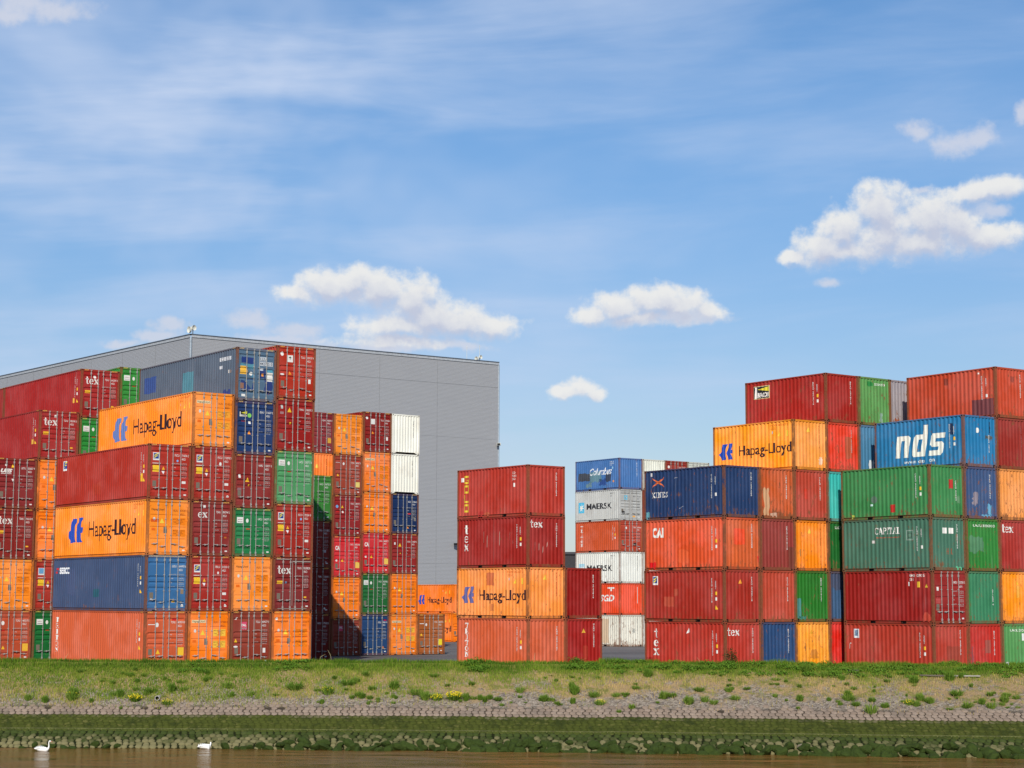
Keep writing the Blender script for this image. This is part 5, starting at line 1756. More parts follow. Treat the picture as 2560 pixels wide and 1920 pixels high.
# the near bank the photograph was taken from, out of view, and the river bed
me = grid_mesh('near_bank', [-400, -100, 0, 100, 400], [-400, -60, -12, -3], lambda x, y: (x, y, CAM_H - 1.65 if y < -4 else WZ - .5))
tag(link('near_bank', me, flat('near_grass', (90, 100, 50), .9)), kind='structure')
me = grid_mesh('riverbed', [-400, 400], [-12, 90], lambda x, y: (x, y, WZ - 1.2))
tag(link('riverbed', me, flat('mud', (80, 66, 44), .9)), kind='structure')


# ------------------------------------------------------------------ boulders at the water line
def boulder_mesh(seed):
    rr = random.Random(seed)
    bm = bmesh.new(); bmesh.ops.create_icosphere(bm, subdivisions=2, radius=1.0)
    dirs = [Vector((rr.uniform(-1, 1), rr.uniform(-1, 1), rr.uniform(-1, 1))).normalized() for _ in range(9)]
    cut = [rr.uniform(.55, .85) for _ in dirs]
    for v in bm.verts:
        p = v.co.copy()
        for d_, c_ in zip(dirs, cut):
            k_ = p.dot(d_)
            if k_ > c_: p -= d_ * (k_ - c_)
        p *= 1 + .06 * math.sin(7 * p.x + seed) * math.cos(6 * p.y)
        v.co = p
    me = bpy.data.meshes.new('boulder'); bm.to_mesh(me); bm.free()
    return me


def weed_stone():
    m, t, b = principled('weedy_stone')
    P = t.new('ShaderNodeTexCoord').outputs['Object']
    oi = t.new('ShaderNodeObjectInfo')
    n = t.noise(t.vmath('ADD', P, oi.outputs['Location']), 2.4, 5, .7)
    gr = t.mix(n, (0.014, 0.024, 0.005, 1), (0.060, 0.090, 0.014, 1))
    gr = t.mix(t.ss(oi.outputs['Random'], .965, .975), gr, (0.20, 0.17, 0.12, 1))
    t.l.new(gr, b.inputs['Base Color']); b.inputs['Roughness'].default_value = .7; b.inputs['Specular IOR Level'].default_value = 0.12
    bu = t.new('ShaderNodeBump'); bu.inputs['Strength'].default_value = .8; bu.inputs['Distance'].default_value = .08
    t.l.new(t.noise(P, 7, 4, .7), bu.inputs['Height']); t.l.new(bu.outputs[0], b.inputs['Normal'])
    return m


BM_ = [boulder_mesh(i) for i in range(7)]
ws = weed_stone()
x = -24.5; nb = 0
while x < 24.5 and nb < 285:
    dens = 0.30 + 0.70 * min(1, max(0, (x + 16) / 14))      # few stones at the west end
    if -13.9 < x < -12.3:
        x += .4; continue
    if vnoise(x * .45, 5.5) + .35 > 1 - dens - .35:
        rows_ = 2 if dens > .6 else 1
        for rr_ in range(rows_ if random.random() < .75 else 1):
            s = random.uniform(.15, .30) * (0.65 + .45 * dens)
            fr = 1.0 + random.uniform(-.045, .02) - rr_ * random.uniform(.03, .065)
            p = bank(x + random.uniform(-.1, .1), fr)
            o = link('boulder', random.choice(BM_), ws)
            o.location = (p[0], p[1] - .05, p[2] + s * .25)
            o.rotation_euler = (random.uniform(-.5, .5), random.uniform(-.5, .5), random.uniform(0, 6.28))
            o.scale = (s * random.uniform(1.0, 1.5), s * random.uniform(.9, 1.2), s * random.uniform(.6, .95))
            tag(o, 'dark green weed-covered boulder lying along the water line', 'boulder', 'weed-covered boulders along the water line')
            nb += 1
    x += random.uniform(.20, .34) if dens > .6 else random.uniform(.3, .55)

# ------------------------------------------------------------------ grass
def blades(name, X, FR, H_, W_, rnd, lean=0.35):
    """numpy build: one narrow triangle-pair per blade, rooted on the bank"""
    n = len(X)
    base = np.array([bank_n(float(a), float(b)) for a, b in zip(X, FR)])
    an = rng.uniform(0, 2 * np.pi, n); le = rng.uniform(0, lean, n) * H_; la = rng.uniform(0, 2 * np.pi, n)
    dx = np.cos(an) * W_ / 2; dy = np.sin(an) * W_ / 2
    tip = base + np.stack([np.cos(la) * le, np.sin(la) * le, H_], 1)
    mid = base + np.stack([np.cos(la) * le * .35, np.sin(la) * le * .35, H_ * .55], 1)
    v = np.empty((n, 5, 3))
    v[:, 0] = base - np.stack([dx, dy, np.full(n, .03)], 1); v[:, 1] = base + np.stack([dx, dy, np.full(n, -.03)], 1)
    v[:, 2] = mid + np.stack([dx * .8, dy * .8, np.zeros(n)], 1); v[:, 3] = mid - np.stack([dx * .8, dy * .8, np.zeros(n)], 1); v[:, 4] = tip
    v = v.reshape(-1, 3)
    idx = np.arange(n) * 5
    quads = np.stack([idx, idx + 1, idx + 2, idx + 3], 1); tris = np.stack([idx + 3, idx + 2, idx + 4], 1)
    loops = np.concatenate([quads.ravel(), tris.ravel()])
    starts = np.concatenate([np.arange(n) * 4, n * 4 + np.arange(n) * 3]); tot = np.concatenate([np.full(n, 4), np.full(n, 3)])
    me = bpy.data.meshes.new(name)
    me.vertices.add(len(v)); me.vertices.foreach_set('co', v.ravel())
    me.loops.add(len(loops)); me.loops.foreach_set('vertex_index', loops)
    me.polygons.add(2 * n); me.polygons.foreach_set('loop_start', starts); me.polygons.foreach_set('loop_total', tot)
    me.update(calc_edges=True)
    at = me.attributes.new('rnd', 'FLOAT', 'POINT'); at.data.foreach_set('value', np.repeat(rnd, 5))
    return me


def leaf_mat(name, ramp, trans=0.25):
    m, t, b = principled(name)
    rn = t.new('ShaderNodeAttribute', attribute_name='rnd').outputs['Fac']
    cr = t.new('ShaderNodeValToRGB'); t.l.new(rn, cr.inputs[0])
    e_ = cr.color_ramp.elements
    e_[0].position, e_[0].color = ramp[0][0], (*ramp[0][1], 1)
    e_[1].position, e_[1].color = ramp[-1][0], (*ramp[-1][1], 1)
    for p, c in ramp[1:-1]:
        q = e_.new(p); q.color = (*c, 1)
    t.l.new(cr.outputs[0], b.inputs['Base Color']); b.inputs['Roughness'].default_value = .7; b.inputs['Specular IOR Level'].default_value = 0.08
    tr = t.new('ShaderNodeBsdfTranslucent'); t.l.new(cr.outputs[0], tr.inputs['Color'])
    mx = t.new('ShaderNodeMixShader'); mx.inputs[0].default_value = trans
    out = m.node_tree.nodes['Material Output']
    t.l.new(b.outputs[0], mx.inputs[1]); t.l.new(tr.outputs[0], mx.inputs[2]); t.l.new(mx.outputs[0], out.inputs[0])
    return m


GR_RAMP = [(0.0, (0.075, 0.15, 0.014)), (.35, (0.16, 0.26, 0.022)), (.6, (0.29, 0.33, 0.045)), (.78, (0.44, 0.36, 0.10)), (1.0, (0.60, 0.43, 0.20))]
grass_m = leaf_mat('grass_blade', GR_RAMP, .35)


def wfield(x, f):
    return vnoise(x * .35, f * 3.0) + .6 * vnoise(x * 1.1 + 9, f * 7)


X, FR, HH, WW, RN = [], [], [], [], []
cnt = 0
while cnt < 150000:
    x = random.uniform(-27, 27); u = random.random()
    f = -.42 + u * .98
    w = wfield(x, f)
    east = min(1, max(0, (x + 13) / 20))
    lim = .44 - .20 * east + .22 * w
    if f < .10: p = 1.0
    elif f < lim: p = .85 - .35 * east
    else: p = max(.03, .22 - (f - lim) * .9)
    if random.random() > p: continue
    X.append(x); FR.append(f)
    g_ = .30 + .25 * max(0, f) / .4 + .30 * east * (1 if f > .13 else 0) + .35 * vnoise(x * .8, f * 8) + .3 * vnoise(x * 2.7, f * 19)
    if f < .07: g_ -= .12
    RN.append(min(1, max(0, g_ + random.gauss(0, .13))))
    hgt = (.20 if f < .05 else .13) * random.uniform(.5, 1.3)
    if f < .02: hgt *= .85 + 1.0 * max(0, vnoise(x * .9, 2.2))
    HH.append(hgt); WW.append(random.uniform(.012, .028))
    cnt += 1
me = blades('bank_grass', X, FR, np.array(HH), np.array(WW), np.array(RN))
tag(link('bank_grass', me, grass_m), kind='stuff')

# broad leaved weeds along the crest: many small leaves
def leaves(name, cl, n_leaf, rad, hgt, seed=0, size=(.03, .06), rr=(0, .5)):
    """clusters of small leaf faces; cl = list of (x, fr, k)"""
    rs = np.random.default_rng(seed)
    v, f, rn = [], [], []
    for (x, fr, k_) in cl:
        p = bank_n(x, fr)
        for i in range(n_leaf):
            a = rs.uniform(0, 6.283); r_ = rad * k_ * math.sqrt(rs.uniform(0, 1)); h = hgt * k_ * rs.uniform(.15, 1) * (1 - .5 * (r_ / (rad * k_)) ** 2)
            c = Vector((p[0] + math.cos(a) * r_, p[1] + math.sin(a) * r_ * .6, p[2] + h))
            s = rs.uniform(*size)
            n_ = Vector((rs.uniform(-1, 1), rs.uniform(-1.2, .4), rs.uniform(.2, 1.2))).normalized()
            t1 = n_.orthogonal().normalized(); t1 = Matrix.Rotation(rs.uniform(0, 6.28), 3, n_) @ t1; t2 = n_.cross(t1)
            b0 = len(v)
            v += [tuple(c - t1 * s), tuple(c + t2 * s * .5), tuple(c + t1 * s), tuple(c - t2 * s * .5)]
            f.append((b0, b0 + 1, b0 + 2, b0 + 3)); q = rs.uniform(*rr); rn += [q] * 4
    me = bpy.data.meshes.new(name); me.from_pydata(v, [], f); me.update()
    at = me.attributes.new('rnd', 'FLOAT', 'POINT'); at.data.foreach_set('value', rn)
    return me


cl = []
for i in range(330):
    x = random.uniform(-24, 24); f = random.choice((random.uniform(-.02, .14), random.uniform(-.02, .08)))
    if vnoise(x * .5, 1.7) + .22 * (1 if x > -2 else -.4) > -.02: cl.append((x, f, random.uniform(.5, 1.2)))
me = leaves('weeds', cl, 90, .40, .24, 3, (.03, .065), (0, .5))
tag(link('weeds', me, leaf_mat('weed_leaf', [(0, (0.06, 0.13, 0.012)), (.5, (0.13, 0.24, 0.025)), (1, (0.24, 0.33, 0.05))])), kind='stuff')


# ------------------------------------------------------------------ single plants
def tuft_mesh(seed, n=230, r_=.24, h_=.36, rr=(0, .5)):
    rs = np.random.default_rng(seed)
    v, f, rn = [], [], []
    for i in range(n):
        a = rs.uniform(0, 6.283); rad = r_ * .45 * math.sqrt(rs.uniform(0, 1))
        b0 = Vector((math.cos(a) * rad, math.sin(a) * rad, -.03))
        sp = rs.uniform(.15, 1.0); h = h_ * rs.uniform(.6, 1.1) * (1 - .45 * sp)
        tip = b0 + Vector((math.cos(a) * r_ * sp, math.sin(a) * r_ * sp, h))
        mid = b0.lerp(tip, .5) + Vector((0, 0, h * .22))
        w = rs.uniform(.006, .013); an = rs.uniform(0, 3.14); d_ = Vector((math.cos(an) * w, math.sin(an) * w, 0))
        q = len(v); v += [tuple(b0 - d_), tuple(b0 + d_), tuple(mid + d_), tuple(mid - d_), tuple(tip)]
        f += [(q, q + 1, q + 2, q + 3), (q + 3, q + 2, q + 4)]; rn += [rs.uniform(*rr)] * 5
    me = bpy.data.meshes.new('grass_tuft'); me.from_pydata(v, [], f); me.update()
    at = me.attributes.new('rnd', 'FLOAT', 'POINT'); at.data.foreach_set('value', rn)
    return me


TU = [tuft_mesh(0, 230, .24, .36, (.05, .6)), tuft_mesh(1, 150, .34, .30, (.1, .7)), tuft_mesh(2, 260, .20, .44, (0, .5)), tuft_mesh(3, 120, .28, .40, (.2, .9)), tuft_mesh(4, 200, .30, .26, (.05, .55)), tuft_mesh(7, 260, .22, .40, (.15, .8))]
tuft_m = leaf_mat('tuft_blade', [(0, (0.10, 0.19, 0.02)), (.4, (0.19, 0.31, 0.04)), (1, (0.36, 0.42, 0.09))], .45)


def on_bank(px, py):
    """point of the bank seen at a photograph pixel"""
    best = None
    d_ = ray(px, py)
    for k_ in range(0, 200):
        fr = -.05 + k_ * .006
        x = d_.x * 80
        for _ in range(3):
            p = bank(x, fr); x = d_.x * p[1] / d_.y
        zz = CAM_H + d_.z * p[1] / d_.y
        e_ = abs(zz - p[2])
        if best is None or e_ < best[0]: best = (e_, Vector(p), fr)
    return best[1], best[2]


TUFTS = [(70, 1750, 1.0), (112, 1756, .9), (180, 1749, 1.3), (228, 1757, .6), (300, 1742, 1.1), (285, 1738, .8), (378, 1730, 1.2), (430, 1730, 1.0), (460, 1726, .9), (540, 1745, .5), (580, 1742, .6), (568, 1718, 1.2),
         (628, 1738, .9), (738, 1722, 1.5), (690, 1738, .6), (820, 1735, 1.1), (870, 1710, 1.4), (905, 1745, 1.0), (925, 1748, .8), (945, 1755, .5), (930, 1725, 1.0), (985, 1722, 1.2), (983, 1744, .6), (968, 1735, .5), (1040, 1735, 1.2), (1063, 1748, 1.2),
         (1085, 1692, .9), (1165, 1750, 1.0), (1200, 1750, .8), (1180, 1712, .8), (1225, 1748, .7), (1245, 1750, .9), (1300, 1730, 1.0), (1300, 1745, .5), (1360, 1752, 1.0), (1372, 1752, .7), (1437, 1735, 1.3), (1430, 1722, 1.0),
         (1432, 1760, .7), (1485, 1742, 1.2), (1540, 1742, .9), (1563, 1738, .8), (1620, 1692, 1.3), (1660, 1745, 1.2), (1680, 1742, .9), (1722, 1760, 1.3), (1748, 1728, 1.0), (1762, 1755, .9), (1785, 1760, 1.0), (1838, 1748, .9),
         (1938, 1742, .6), (2000, 1752, .9), (2072, 1752, .6), (2095, 1757, .6), (2122, 1750, 1.2), (2140, 1765, 1.1), (2180, 1755, .8), (2178, 1783, 1.3), (2213, 1770, 1.0), (2290, 1765, 1.0), (2300, 1750, 1.1), (2325, 1758, 1.0), (2285, 1708, 1.3),
         (2375, 1702, 1.3), (2392, 1738, 1.2), (2375, 1775, .7), (2420, 1770, 1.2), (2455, 1762, .8), (2478, 1770, 1.0), (2512, 1755, 1.2), (2545, 1770, .5), (1995, 1772, .5), (1548, 1782, .6), (1580, 1772, .7), (302, 1772, .4), (2015, 1682, 1.2), (2060, 1695, .9)]
for (px, py, k_) in TUFTS:
    p, fr = on_bank(px, py)
    o = link('grass_tuft', random.choice(TU), tuft_m)
    o.location = p; o.rotation_euler = (0, 0, random.uniform(0, 6.28)); s = k_ * random.uniform(.85, 1.1); o.scale = (s, s, s * random.uniform(.8, 1.15))
    tag(o, 'small green grass tuft growing on the stony slope', 'grass tuft', 'grass tufts on the stony slope')
for i in range(125):
    for _ in range(20):
        x = random.uniform(-22.5, 22.5); fr = random.uniform(.10, .50)
        if vnoise(x * .6, fr * 6 + 3) > -.02 - .1 * (fr < .3): break
    p = Vector(bank(x, fr))
    o = link('grass_tuft', random.choice(TU), tuft_m)
    o.location = p; o.rotation_euler = (random.uniform(-.2, .2), 0, random.uniform(0, 6.28)); s = random.uniform(.28, .75); o.scale = (s * random.uniform(.9, 1.6), s, s * random.uniform(.7, 1.2))
    tag(o, 'small green grass tuft growing on the stony slope', 'grass tuft', 'grass tufts on the stony slope')
fl_m = flat('yellow_flower', (240, 215, 40), .6, k=1.0)
FLW = [(338, 1752, 1.3, 'leafy plant covered in yellow flowers, just west of the drain pipe mouth'), (418, 1760, 1.0, 'yellow-flecked plant hanging just beside the drain pipe mouth'), (182, 1742, 1.3, 'sparsely yellow-flowered plant on the gravel below the green door'), (1092, 1750, 1.2, 'small yellow-flowered plant next to the broad golden one'),
       (1135, 1748, 1.5, 'broad plant topped with golden flowers on the gravel slope'), (820, 1731, 1.2, 'bushy green plant with a few yellow flowers beneath the shaded gap'), (1500, 1762, 1.0, 'pale yellow-green plant low on the gravel, east of the middle tower'), (2120, 1744, 1.0, 'yellowish flowering weed below the long green container'), (2272, 1762, 1.0, 'straggly plant with tiny yellow flowers on the gravel of the east slope')]
for i, (px, py, k_, lb) in enumerate(FLW):
    p, fr = on_bank(px, py)
    e_ = empty('flowering_plant', p, random.uniform(0, 6), lb, 'plant', 'yellow flowering plants on the slope')
    e_.scale = (k_, k_, k_)
    link('foliage', TU[i % 5], tuft_m, e_)
    fb = MB(); rs = random.Random(i)
    for q in range([120, 40, 30, 80, 120, 24, 30, 30, 50][i]):
        a_ = rs.uniform(0, 6.28); r_ = .24 * math.sqrt(rs.random()); z_ = rs.uniform(.12, .27) * (1 - r_ * 1.4); s = .010
        c = Vector((math.cos(a_) * r_, math.sin(a_) * r_, z_))
        fb.box(c.x - s, c.y - s, c.z - s, c.x + s, c.y + s, c.z + s)
    link('flowers', fb.mesh('flowers'), fl_m, e_)

# dark shrub in front of the first row
def shrub(name, pos, r_, h_, seed, n, label, mat, cat='shrub'):
    rs = random.Random(seed)
    e_ = empty(name, pos, 0, label, cat)
    b = MB(); lv, lf, rn = [], [], []
    for k_ in range(9):
        a = rs.uniform(0, 6.28); t = Vector((math.cos(a) * r_ * rs.uniform(.3, 1), math.sin(a) * r_ * rs.uniform(.3, 1) * .7, h_ * rs.uniform(.55, 1)))
        mid = t * .5 + Vector((0, 0, h_ * .12))
        b.tube([(0, 0, -.05), tuple(mid), tuple(t)], [.012, .008, .004], 5)
        for i in range(n // 9):
            u = rs.uniform(.25, 1.05); c = (mid.lerp(t, (u - .5) * 2) if u > .5 else mid * (u * 2)) + Vector((rs.gauss(0, .07), rs.gauss(0, .06), rs.gauss(0, .06)))
            s = rs.uniform(.02, .045); n_ = Vector((rs.uniform(-1, 1), rs.uniform(-1, 1), rs.uniform(-.3, 1))).normalized(); t1 = n_.orthogonal().normalized(); t2 = n_.cross(t1)
            q = len(lv); lv += [tuple(c - t1 * s), tuple(c + t2 * s * .5), tuple(c + t1 * s), tuple(c - t2 * s * .5)]; lf.append((q, q + 1, q + 2, q + 3)); rn += [rs.random()] * 4
    link('stem', b.mesh('stem'), flat('twig', (90, 70, 50), .8), e_)
    me = bpy.data.meshes.new('foliage'); me.from_pydata(lv, [], lf); me.update()
    at = me.attributes.new('rnd', 'FLOAT', 'POINT'); at.data.foreach_set('value', rn)
    link('foliage', me, mat, e_)


dk = leaf_mat('shrub_leaf', [(0, (0.012, 0.030, 0.010)), (.5, (0.03, 0.06, 0.016)), (.9, (0.06, 0.09, 0.02)), (1, (0.14, 0.08, 0.02))], .1)
p = at_y(1827, 1660, 86.2)
shrub('shrub', (p.x, 86.2, bank(p.x, -.2)[2]),   .38, 1.02, 5, 700, 'small dark shrub in front of the red container with bold white letters', dk)
lg = leaf_mat('weed_clump_leaf', [(0, (0.05, 0.11, 0.015)), (1, (0.14, 0.24, 0.03))], .2)
p = at_y(2385, 1668, 84.9)
shrub('leafy_weed', (p.x, 84.9, bank(p.x, 0)[2]), .28, .30, 8, 420, 'bright green leafy weed clump on the crest, beneath the red blank end at the east', lg, 'weed')
p = at_y(1438, 1655, 85.2)
shrub('leafy_weed', (p.x, 85.2, bank(p.x, -.05)[2]), .50, .30, 9, 600, 'bulging grass-green weed clump at the foot of the middle tower', lg, 'weed')

# dry stalks leaning against the containers
sm_ = flat('dry_stalk', (205, 190, 140), .7)
for k_, (px, py, hgt, lean, lb) in enumerate([(690, 1655, .9, .35, 'pale dry grass stalk standing before the shaded gap'), (830, 1655, .75, -.4, 'bent dry grass stalk before the brown door in shadow'), (795, 1655, .6, .8, 'dry grass stem arching low in the shaded gap'),
                                              (160, 1655, .55, .5, 'fine dry stalk leaning across the terracotta side'), (1335, 1655, .6, .1, 'thin dry stem before the terracotta tower foot'), (1752, 1660, .5, -.5, 'dry stalk leaning beside the dark shrub')]):
    p = at_y(px, py, 85.6); z0 = bank(p.x, -.12)[2]
    b = MB()
    b.tube([(p.x, 85.6, z0), (p.x + lean * .25 * hgt, 85.6, z0 + hgt * .6), (p.x + lean * .7 * hgt, 85.6, z0 + hgt * (1 - abs(lean) * .25))], [.009, .007, .004], 5)
    tag(link('dry_stalk', b.mesh('dry_stalk'), sm_), lb, 'plant stalk', 'dry grass stalks on the crest')

# ------------------------------------------------------------------ drain pipe, boards
p, fr = on_bank(396, 1746)
e_ = empty('drain_pipe', p, 0, 'round drain pipe mouth poking out of the bank above the pale stones', 'drain pipe')
b = MB(); n = 24; ro, ri = .108, .082
for q in range(n):
    a0, a1 = 2 * math.pi * q / n, 2 * math.pi * (q + 1) / n
    def P_(a, r_, y): return (math.cos(a) * r_, y, math.sin(a) * r_ + .03)
    b.poly([P_(a0, ro, -.28), P_(a1, ro, -.28), P_(a1, ri, -.28), P_(a0, ri, -.28)])
    b.poly([P_(a0, ro, -.28), P_(a1, ro, -.28), P_(a1, ro, .5), P_(a0, ro, .5)])
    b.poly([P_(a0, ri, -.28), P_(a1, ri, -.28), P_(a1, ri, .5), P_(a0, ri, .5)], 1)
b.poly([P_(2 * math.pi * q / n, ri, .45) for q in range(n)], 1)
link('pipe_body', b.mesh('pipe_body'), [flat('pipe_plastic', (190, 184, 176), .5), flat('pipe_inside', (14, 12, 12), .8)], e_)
for (xa, xb, py, w, c, lb) in [(2299, 2365, 1693, .035, (110, 100, 88), 'thin weathered board lying on the crest, west half of a broken pair'), (2385, 2450, 1694, .03, (185, 178, 165), 'pale narrow board lying on the crest near the east photo edge'), (2116, 2146, 1681, .07, (88, 80, 72), 'short dark plank piece in the weeds under the long red container')]:
    pa, fa = on_bank(xa, py); pb, fb_ = on_bank(xb, py + 1)
    b = MB(); pa.z += .06; pb.z += .06
    dv = (pb - pa).normalized()
    for s_ in ((0, 1),) if w < .05 else ((0, 1), (.1, .9)):
        o_ = Vector((0, -.03 - .06 * s_[0], -.05 * s_[0] * 6 if w > .05 else 0))
        q0 = pa.lerp(pb, s_[0]) + o_; q1 = pa.lerp(pb, s_[1]) + o_
        i0 = len(b.v)
        for q in (q0, q1):
            b.v += [(q.x, q.y - .05, q.z), (q.x, q.y + .05, q.z + .02), (q.x, q.y + .05, q.z + .02 + w), (q.x, q.y - .05, q.z + w)]
        for ff in ((0, 1, 2, 3), (7, 6, 5, 4), (0, 4, 5, 1), (1, 5, 6, 2), (2, 6, 7, 3), (3, 7, 4, 0)): b.f.append(tuple(i0 + a_ for a_ in ff)); b.m.append(0)
    tag(link('plank', b.mesh('plank'), flat('board', c, .8)), lb, 'plank')


# ------------------------------------------------------------------ swans
def swan(px, py, face, neck, label):
    p = at_z(px, py, WZ)
    e_ = empty('swan', (p.x, p.y, WZ - .01), face, label, 'swan', 'swans on the water')
    e_.scale = (.78, .78, .86)
    # joints: tail - back - breast - neck - head (swan faces +x)
    if neck == 'up':
        J = [(-.46, 0, .15, .018), (-.34, 0, .13, .07), (-.15, 0, .11, .145), (.06, 0, .10, .150), (.22, 0, .08, .11), (.30, 0, .16, .055), (.315, 0, .27, .036), (.30, 0, .38, .031), (.315, 0, .475, .032), (.355, 0, .50, .040), (.40, 0, .485, .030), (.435, 0, .468, .016)]
    else:
        J = [(-.42, 0, .12, .018), (-.31, 0, .12, .07), (-.13, 0, .13, .150), (.08, 0, .13, .155), (.22, 0, .11, .11), (.27, .02, .18, .05), (.285, .04, .25, .036), (.29, .06, .30, .037), (.28, .10, .315, .038), (.26, .14, .29, .026), (.25, .17, .27, .014)]
    me = bpy.data.meshes.new('body')
    me.from_pydata([j[:3] for j in J], [(i, i + 1) for i in range(len(J) - 1)], [])
    o = link('body', me, flat('white_feathers', (246, 244, 238), .7, k=.92, vary=.03), e_)
    sk = o.modifiers.new('skin', 'SKIN'); sk.use_smooth_shade = True
    for i, j in enumerate(J):
        sv = me.skin_vertices[0].data[i]; sv.radius = (j[3] * (1.0 if i not in (1, 2, 3, 4) else 1.02), j[3] * (0.95 if i not in (2, 3) else .85))
        sv.use_root = (i == 3)
    su = o.modifiers.new('sub', 'SUBSURF'); su.levels = 2; su.render_levels = 2
    # folded wings
    for s in (-1, 1):
        b = MB()
        rows = []
        for k_ in range(7):
            t = k_ / 6; x = -.40 + .56 * t
            hw = .05 + .10 * math.sin(math.pi * min(1, t * .9 + .1)); zt = .17 + .10 * math.sin(math.pi * (t * .85 + .1))
            rows.append([(x, s * hw * .25, zt), (x, s * hw * .9, zt - .035), (x + .02, s * hw * 1.25, zt - .11)])
        for ra, rb in zip(rows, rows[1:]):
            for u in range(2): b.poly([ra[u], ra[u + 1], rb[u + 1], rb[u]])
        w_ = link('wing', b.mesh('wing', True), flat('white_feathers', (246, 244, 238), .7, k=.92, vary=.03), e_)
        so = w_.modifiers.new('thick', 'SOLIDIFY'); so.thickness = .02
        w_.modifiers.new('sub', 'SUBSURF').render_levels = 1
    h = J[-3]; tp = J[-1]
    b = MB(); d_ = (Vector(tp[:3]) - Vector(h[:3])).normalized()
    q0 = Vector(tp[:3]) - d_ * .012
    b.tube([tuple(q0), tuple(q0 + d_ * .035), tuple(q0 + d_ * .075)], [.017, .013, .007], 8)
    link('bill', b.mesh('bill', True), flat('orange_bill', (225, 95, 40), .5), e_)
    b = MB()
    hd = Vector(J[-3][:3])
    sdv = Vector((-d_.y, d_.x, 0)).normalized()
    for s in (-1, 1):
        c = hd + d_ * .03 + sdv * s * .027 + Vector((0, 0, .008))
        b.box(c.x - .005, c.y - .005, c.z - .005, c.x + .005, c.y + .005, c.z + .005)
    link('eye', b.mesh('eye'), flat('black_eye', (12, 12, 12), .3), e_)


swan(107, 1878, R(2), 'up', 'white swan with raised neck and orange bill, the one closer to the photo edge')
swan(513, 1872, R(6), 'low', 'white swan with lowered neck floating close to the rocks')

# ------------------------------------------------------------------ warehouse
def cladding():
    m, t, b = principled('grey_cladding')
    P = t.new('ShaderNodeTexCoord').outputs['Object']
    n = t.noise(P, .10, 4, .6); z = t.sep(P)[2]
    n2 = t.noise(t.vmath('MULTIPLY', P, (.35, .35, 3.0)), 1.0, 4, .6)
    pan = t.new('ShaderNodeTexBrick')
    c = t.mix(n, (0.315, 0.315, 0.322, 1), (0.35, 0.35, 0.355, 1))
    c = t.mix(t.ss(n2, .45, .7, 0, .35), c, (0.30, 0.30, 0.31, 1))
    t.n.remove(pan)
    t.l.new(c, b.inputs['Base Color']); b.inputs['Roughness'].default_value = .45; b.inputs['Metallic'].default_value = .15
    return m


WY = 190.0
C0 = at_y(478, 834.6, WY); ZT = C0.z
def top_at(px, py):
    d_ = ray(px, py); k_ = (ZT - CAM_H) / d_.z
    return Vector((d_.x * k_, d_.y * k_, ZT))
C1 = top_at(1247, 905); C2 = top_at(0, 940)
C2 = C0 + (C2 - C0) * 1.35
u_ = (C1 - C0); C3 = C2 + u_
wh = empty('warehouse', (C0.x, C0.y, -.3), 0, 'huge grey ribbed metal warehouse rising behind the container stacks', 'warehouse')
cm = cladding()


def wall_ribs(name, A, B, z1):
    b = MB(); d_ = (B - A); L_ = d_.length; d_ = d_ / L_; nrm = Vector((d_.y, -d_.x, 0))
    if nrm.dot(A) > 0: nrm = -nrm
    A = A - Vector((C0.x, C0.y, 0)); z = 0.0; per = .15
    pr = []
    while z < z1:
        for dz, o in ((0, .028), (.07, .028), (.085, .016), (.135, .016)):
            if z + dz < z1: pr.append((z + dz, o))
        z += per
    pr.append((z1, .028))
    for (za, oa), (zb, ob) in zip(pr, pr[1:]):
        p0 = A + nrm * oa; p1 = A + d_ * L_ + nrm * oa; q0 = A + nrm * ob; q1 = A + d_ * L_ + nrm * ob
        b.poly([(p0.x, p0.y, za), (p1.x, p1.y, za), (q1.x, q1.y, zb), (q0.x, q0.y, zb)])
    link(name, b.mesh(name), cm, wh)
    # panel joints: thin vertical flashings, and level joints
    j = MB(); k_ = 7.6
    while k_ < L_ - 1:
        p = A + d_ * k_ + nrm * .034
        j.poly([(p.x, p.y, 0), (p.x + d_.x * .06, p.y + d_.y * .06, 0), (p.x + d_.x * .06, p.y + d_.y * .06, z1), (p.x, p.y, z1)])
        k_ += 7.6
    for zz in (8.1, 15.3, 22.5, 28.6):
        p = A + nrm * .036; q = A + d_ * L_ + nrm * .036
        j.poly([(p.x, p.y, zz), (q.x, q.y, zz), (q.x, q.y, zz + .03), (p.x, p.y, zz + .03)])
    link('panel_joint', j.mesh('panel_joint'), flat('joint_grey', (158, 159, 161), .6), wh)
    # coping
    c = MB()
    for zo, z2, o, mi in ((z1 + .0, z1 + .28, .10, 0), (z1 + .28, z1 + .36, .16, 1)):
        p = A + nrm * o; q = A + d_ * L_ + nrm * o; r2 = A - nrm * .3; s2 = A + d_ * L_ - nrm * .3
        c.poly([(p.x, p.y, zo), (q.x, q.y, zo), (q.x, q.y, z2), (p.x, p.y, z2)], mi); c.poly([(p.x, p.y, z2), (q.x, q.y, z2), (s2.x, s2.y, z2), (r2.x, r2.y, z2)], mi); c.poly([(p.x, p.y, zo), (q.x, q.y, zo), (s2.x, s2.y, zo), (r2.x, r2.y, zo)], mi)
    link('coping', c.mesh('coping'), [flat('coping_light', (186, 190, 194), .5), flat('coping_dark', (96, 106, 118), .5)], wh)


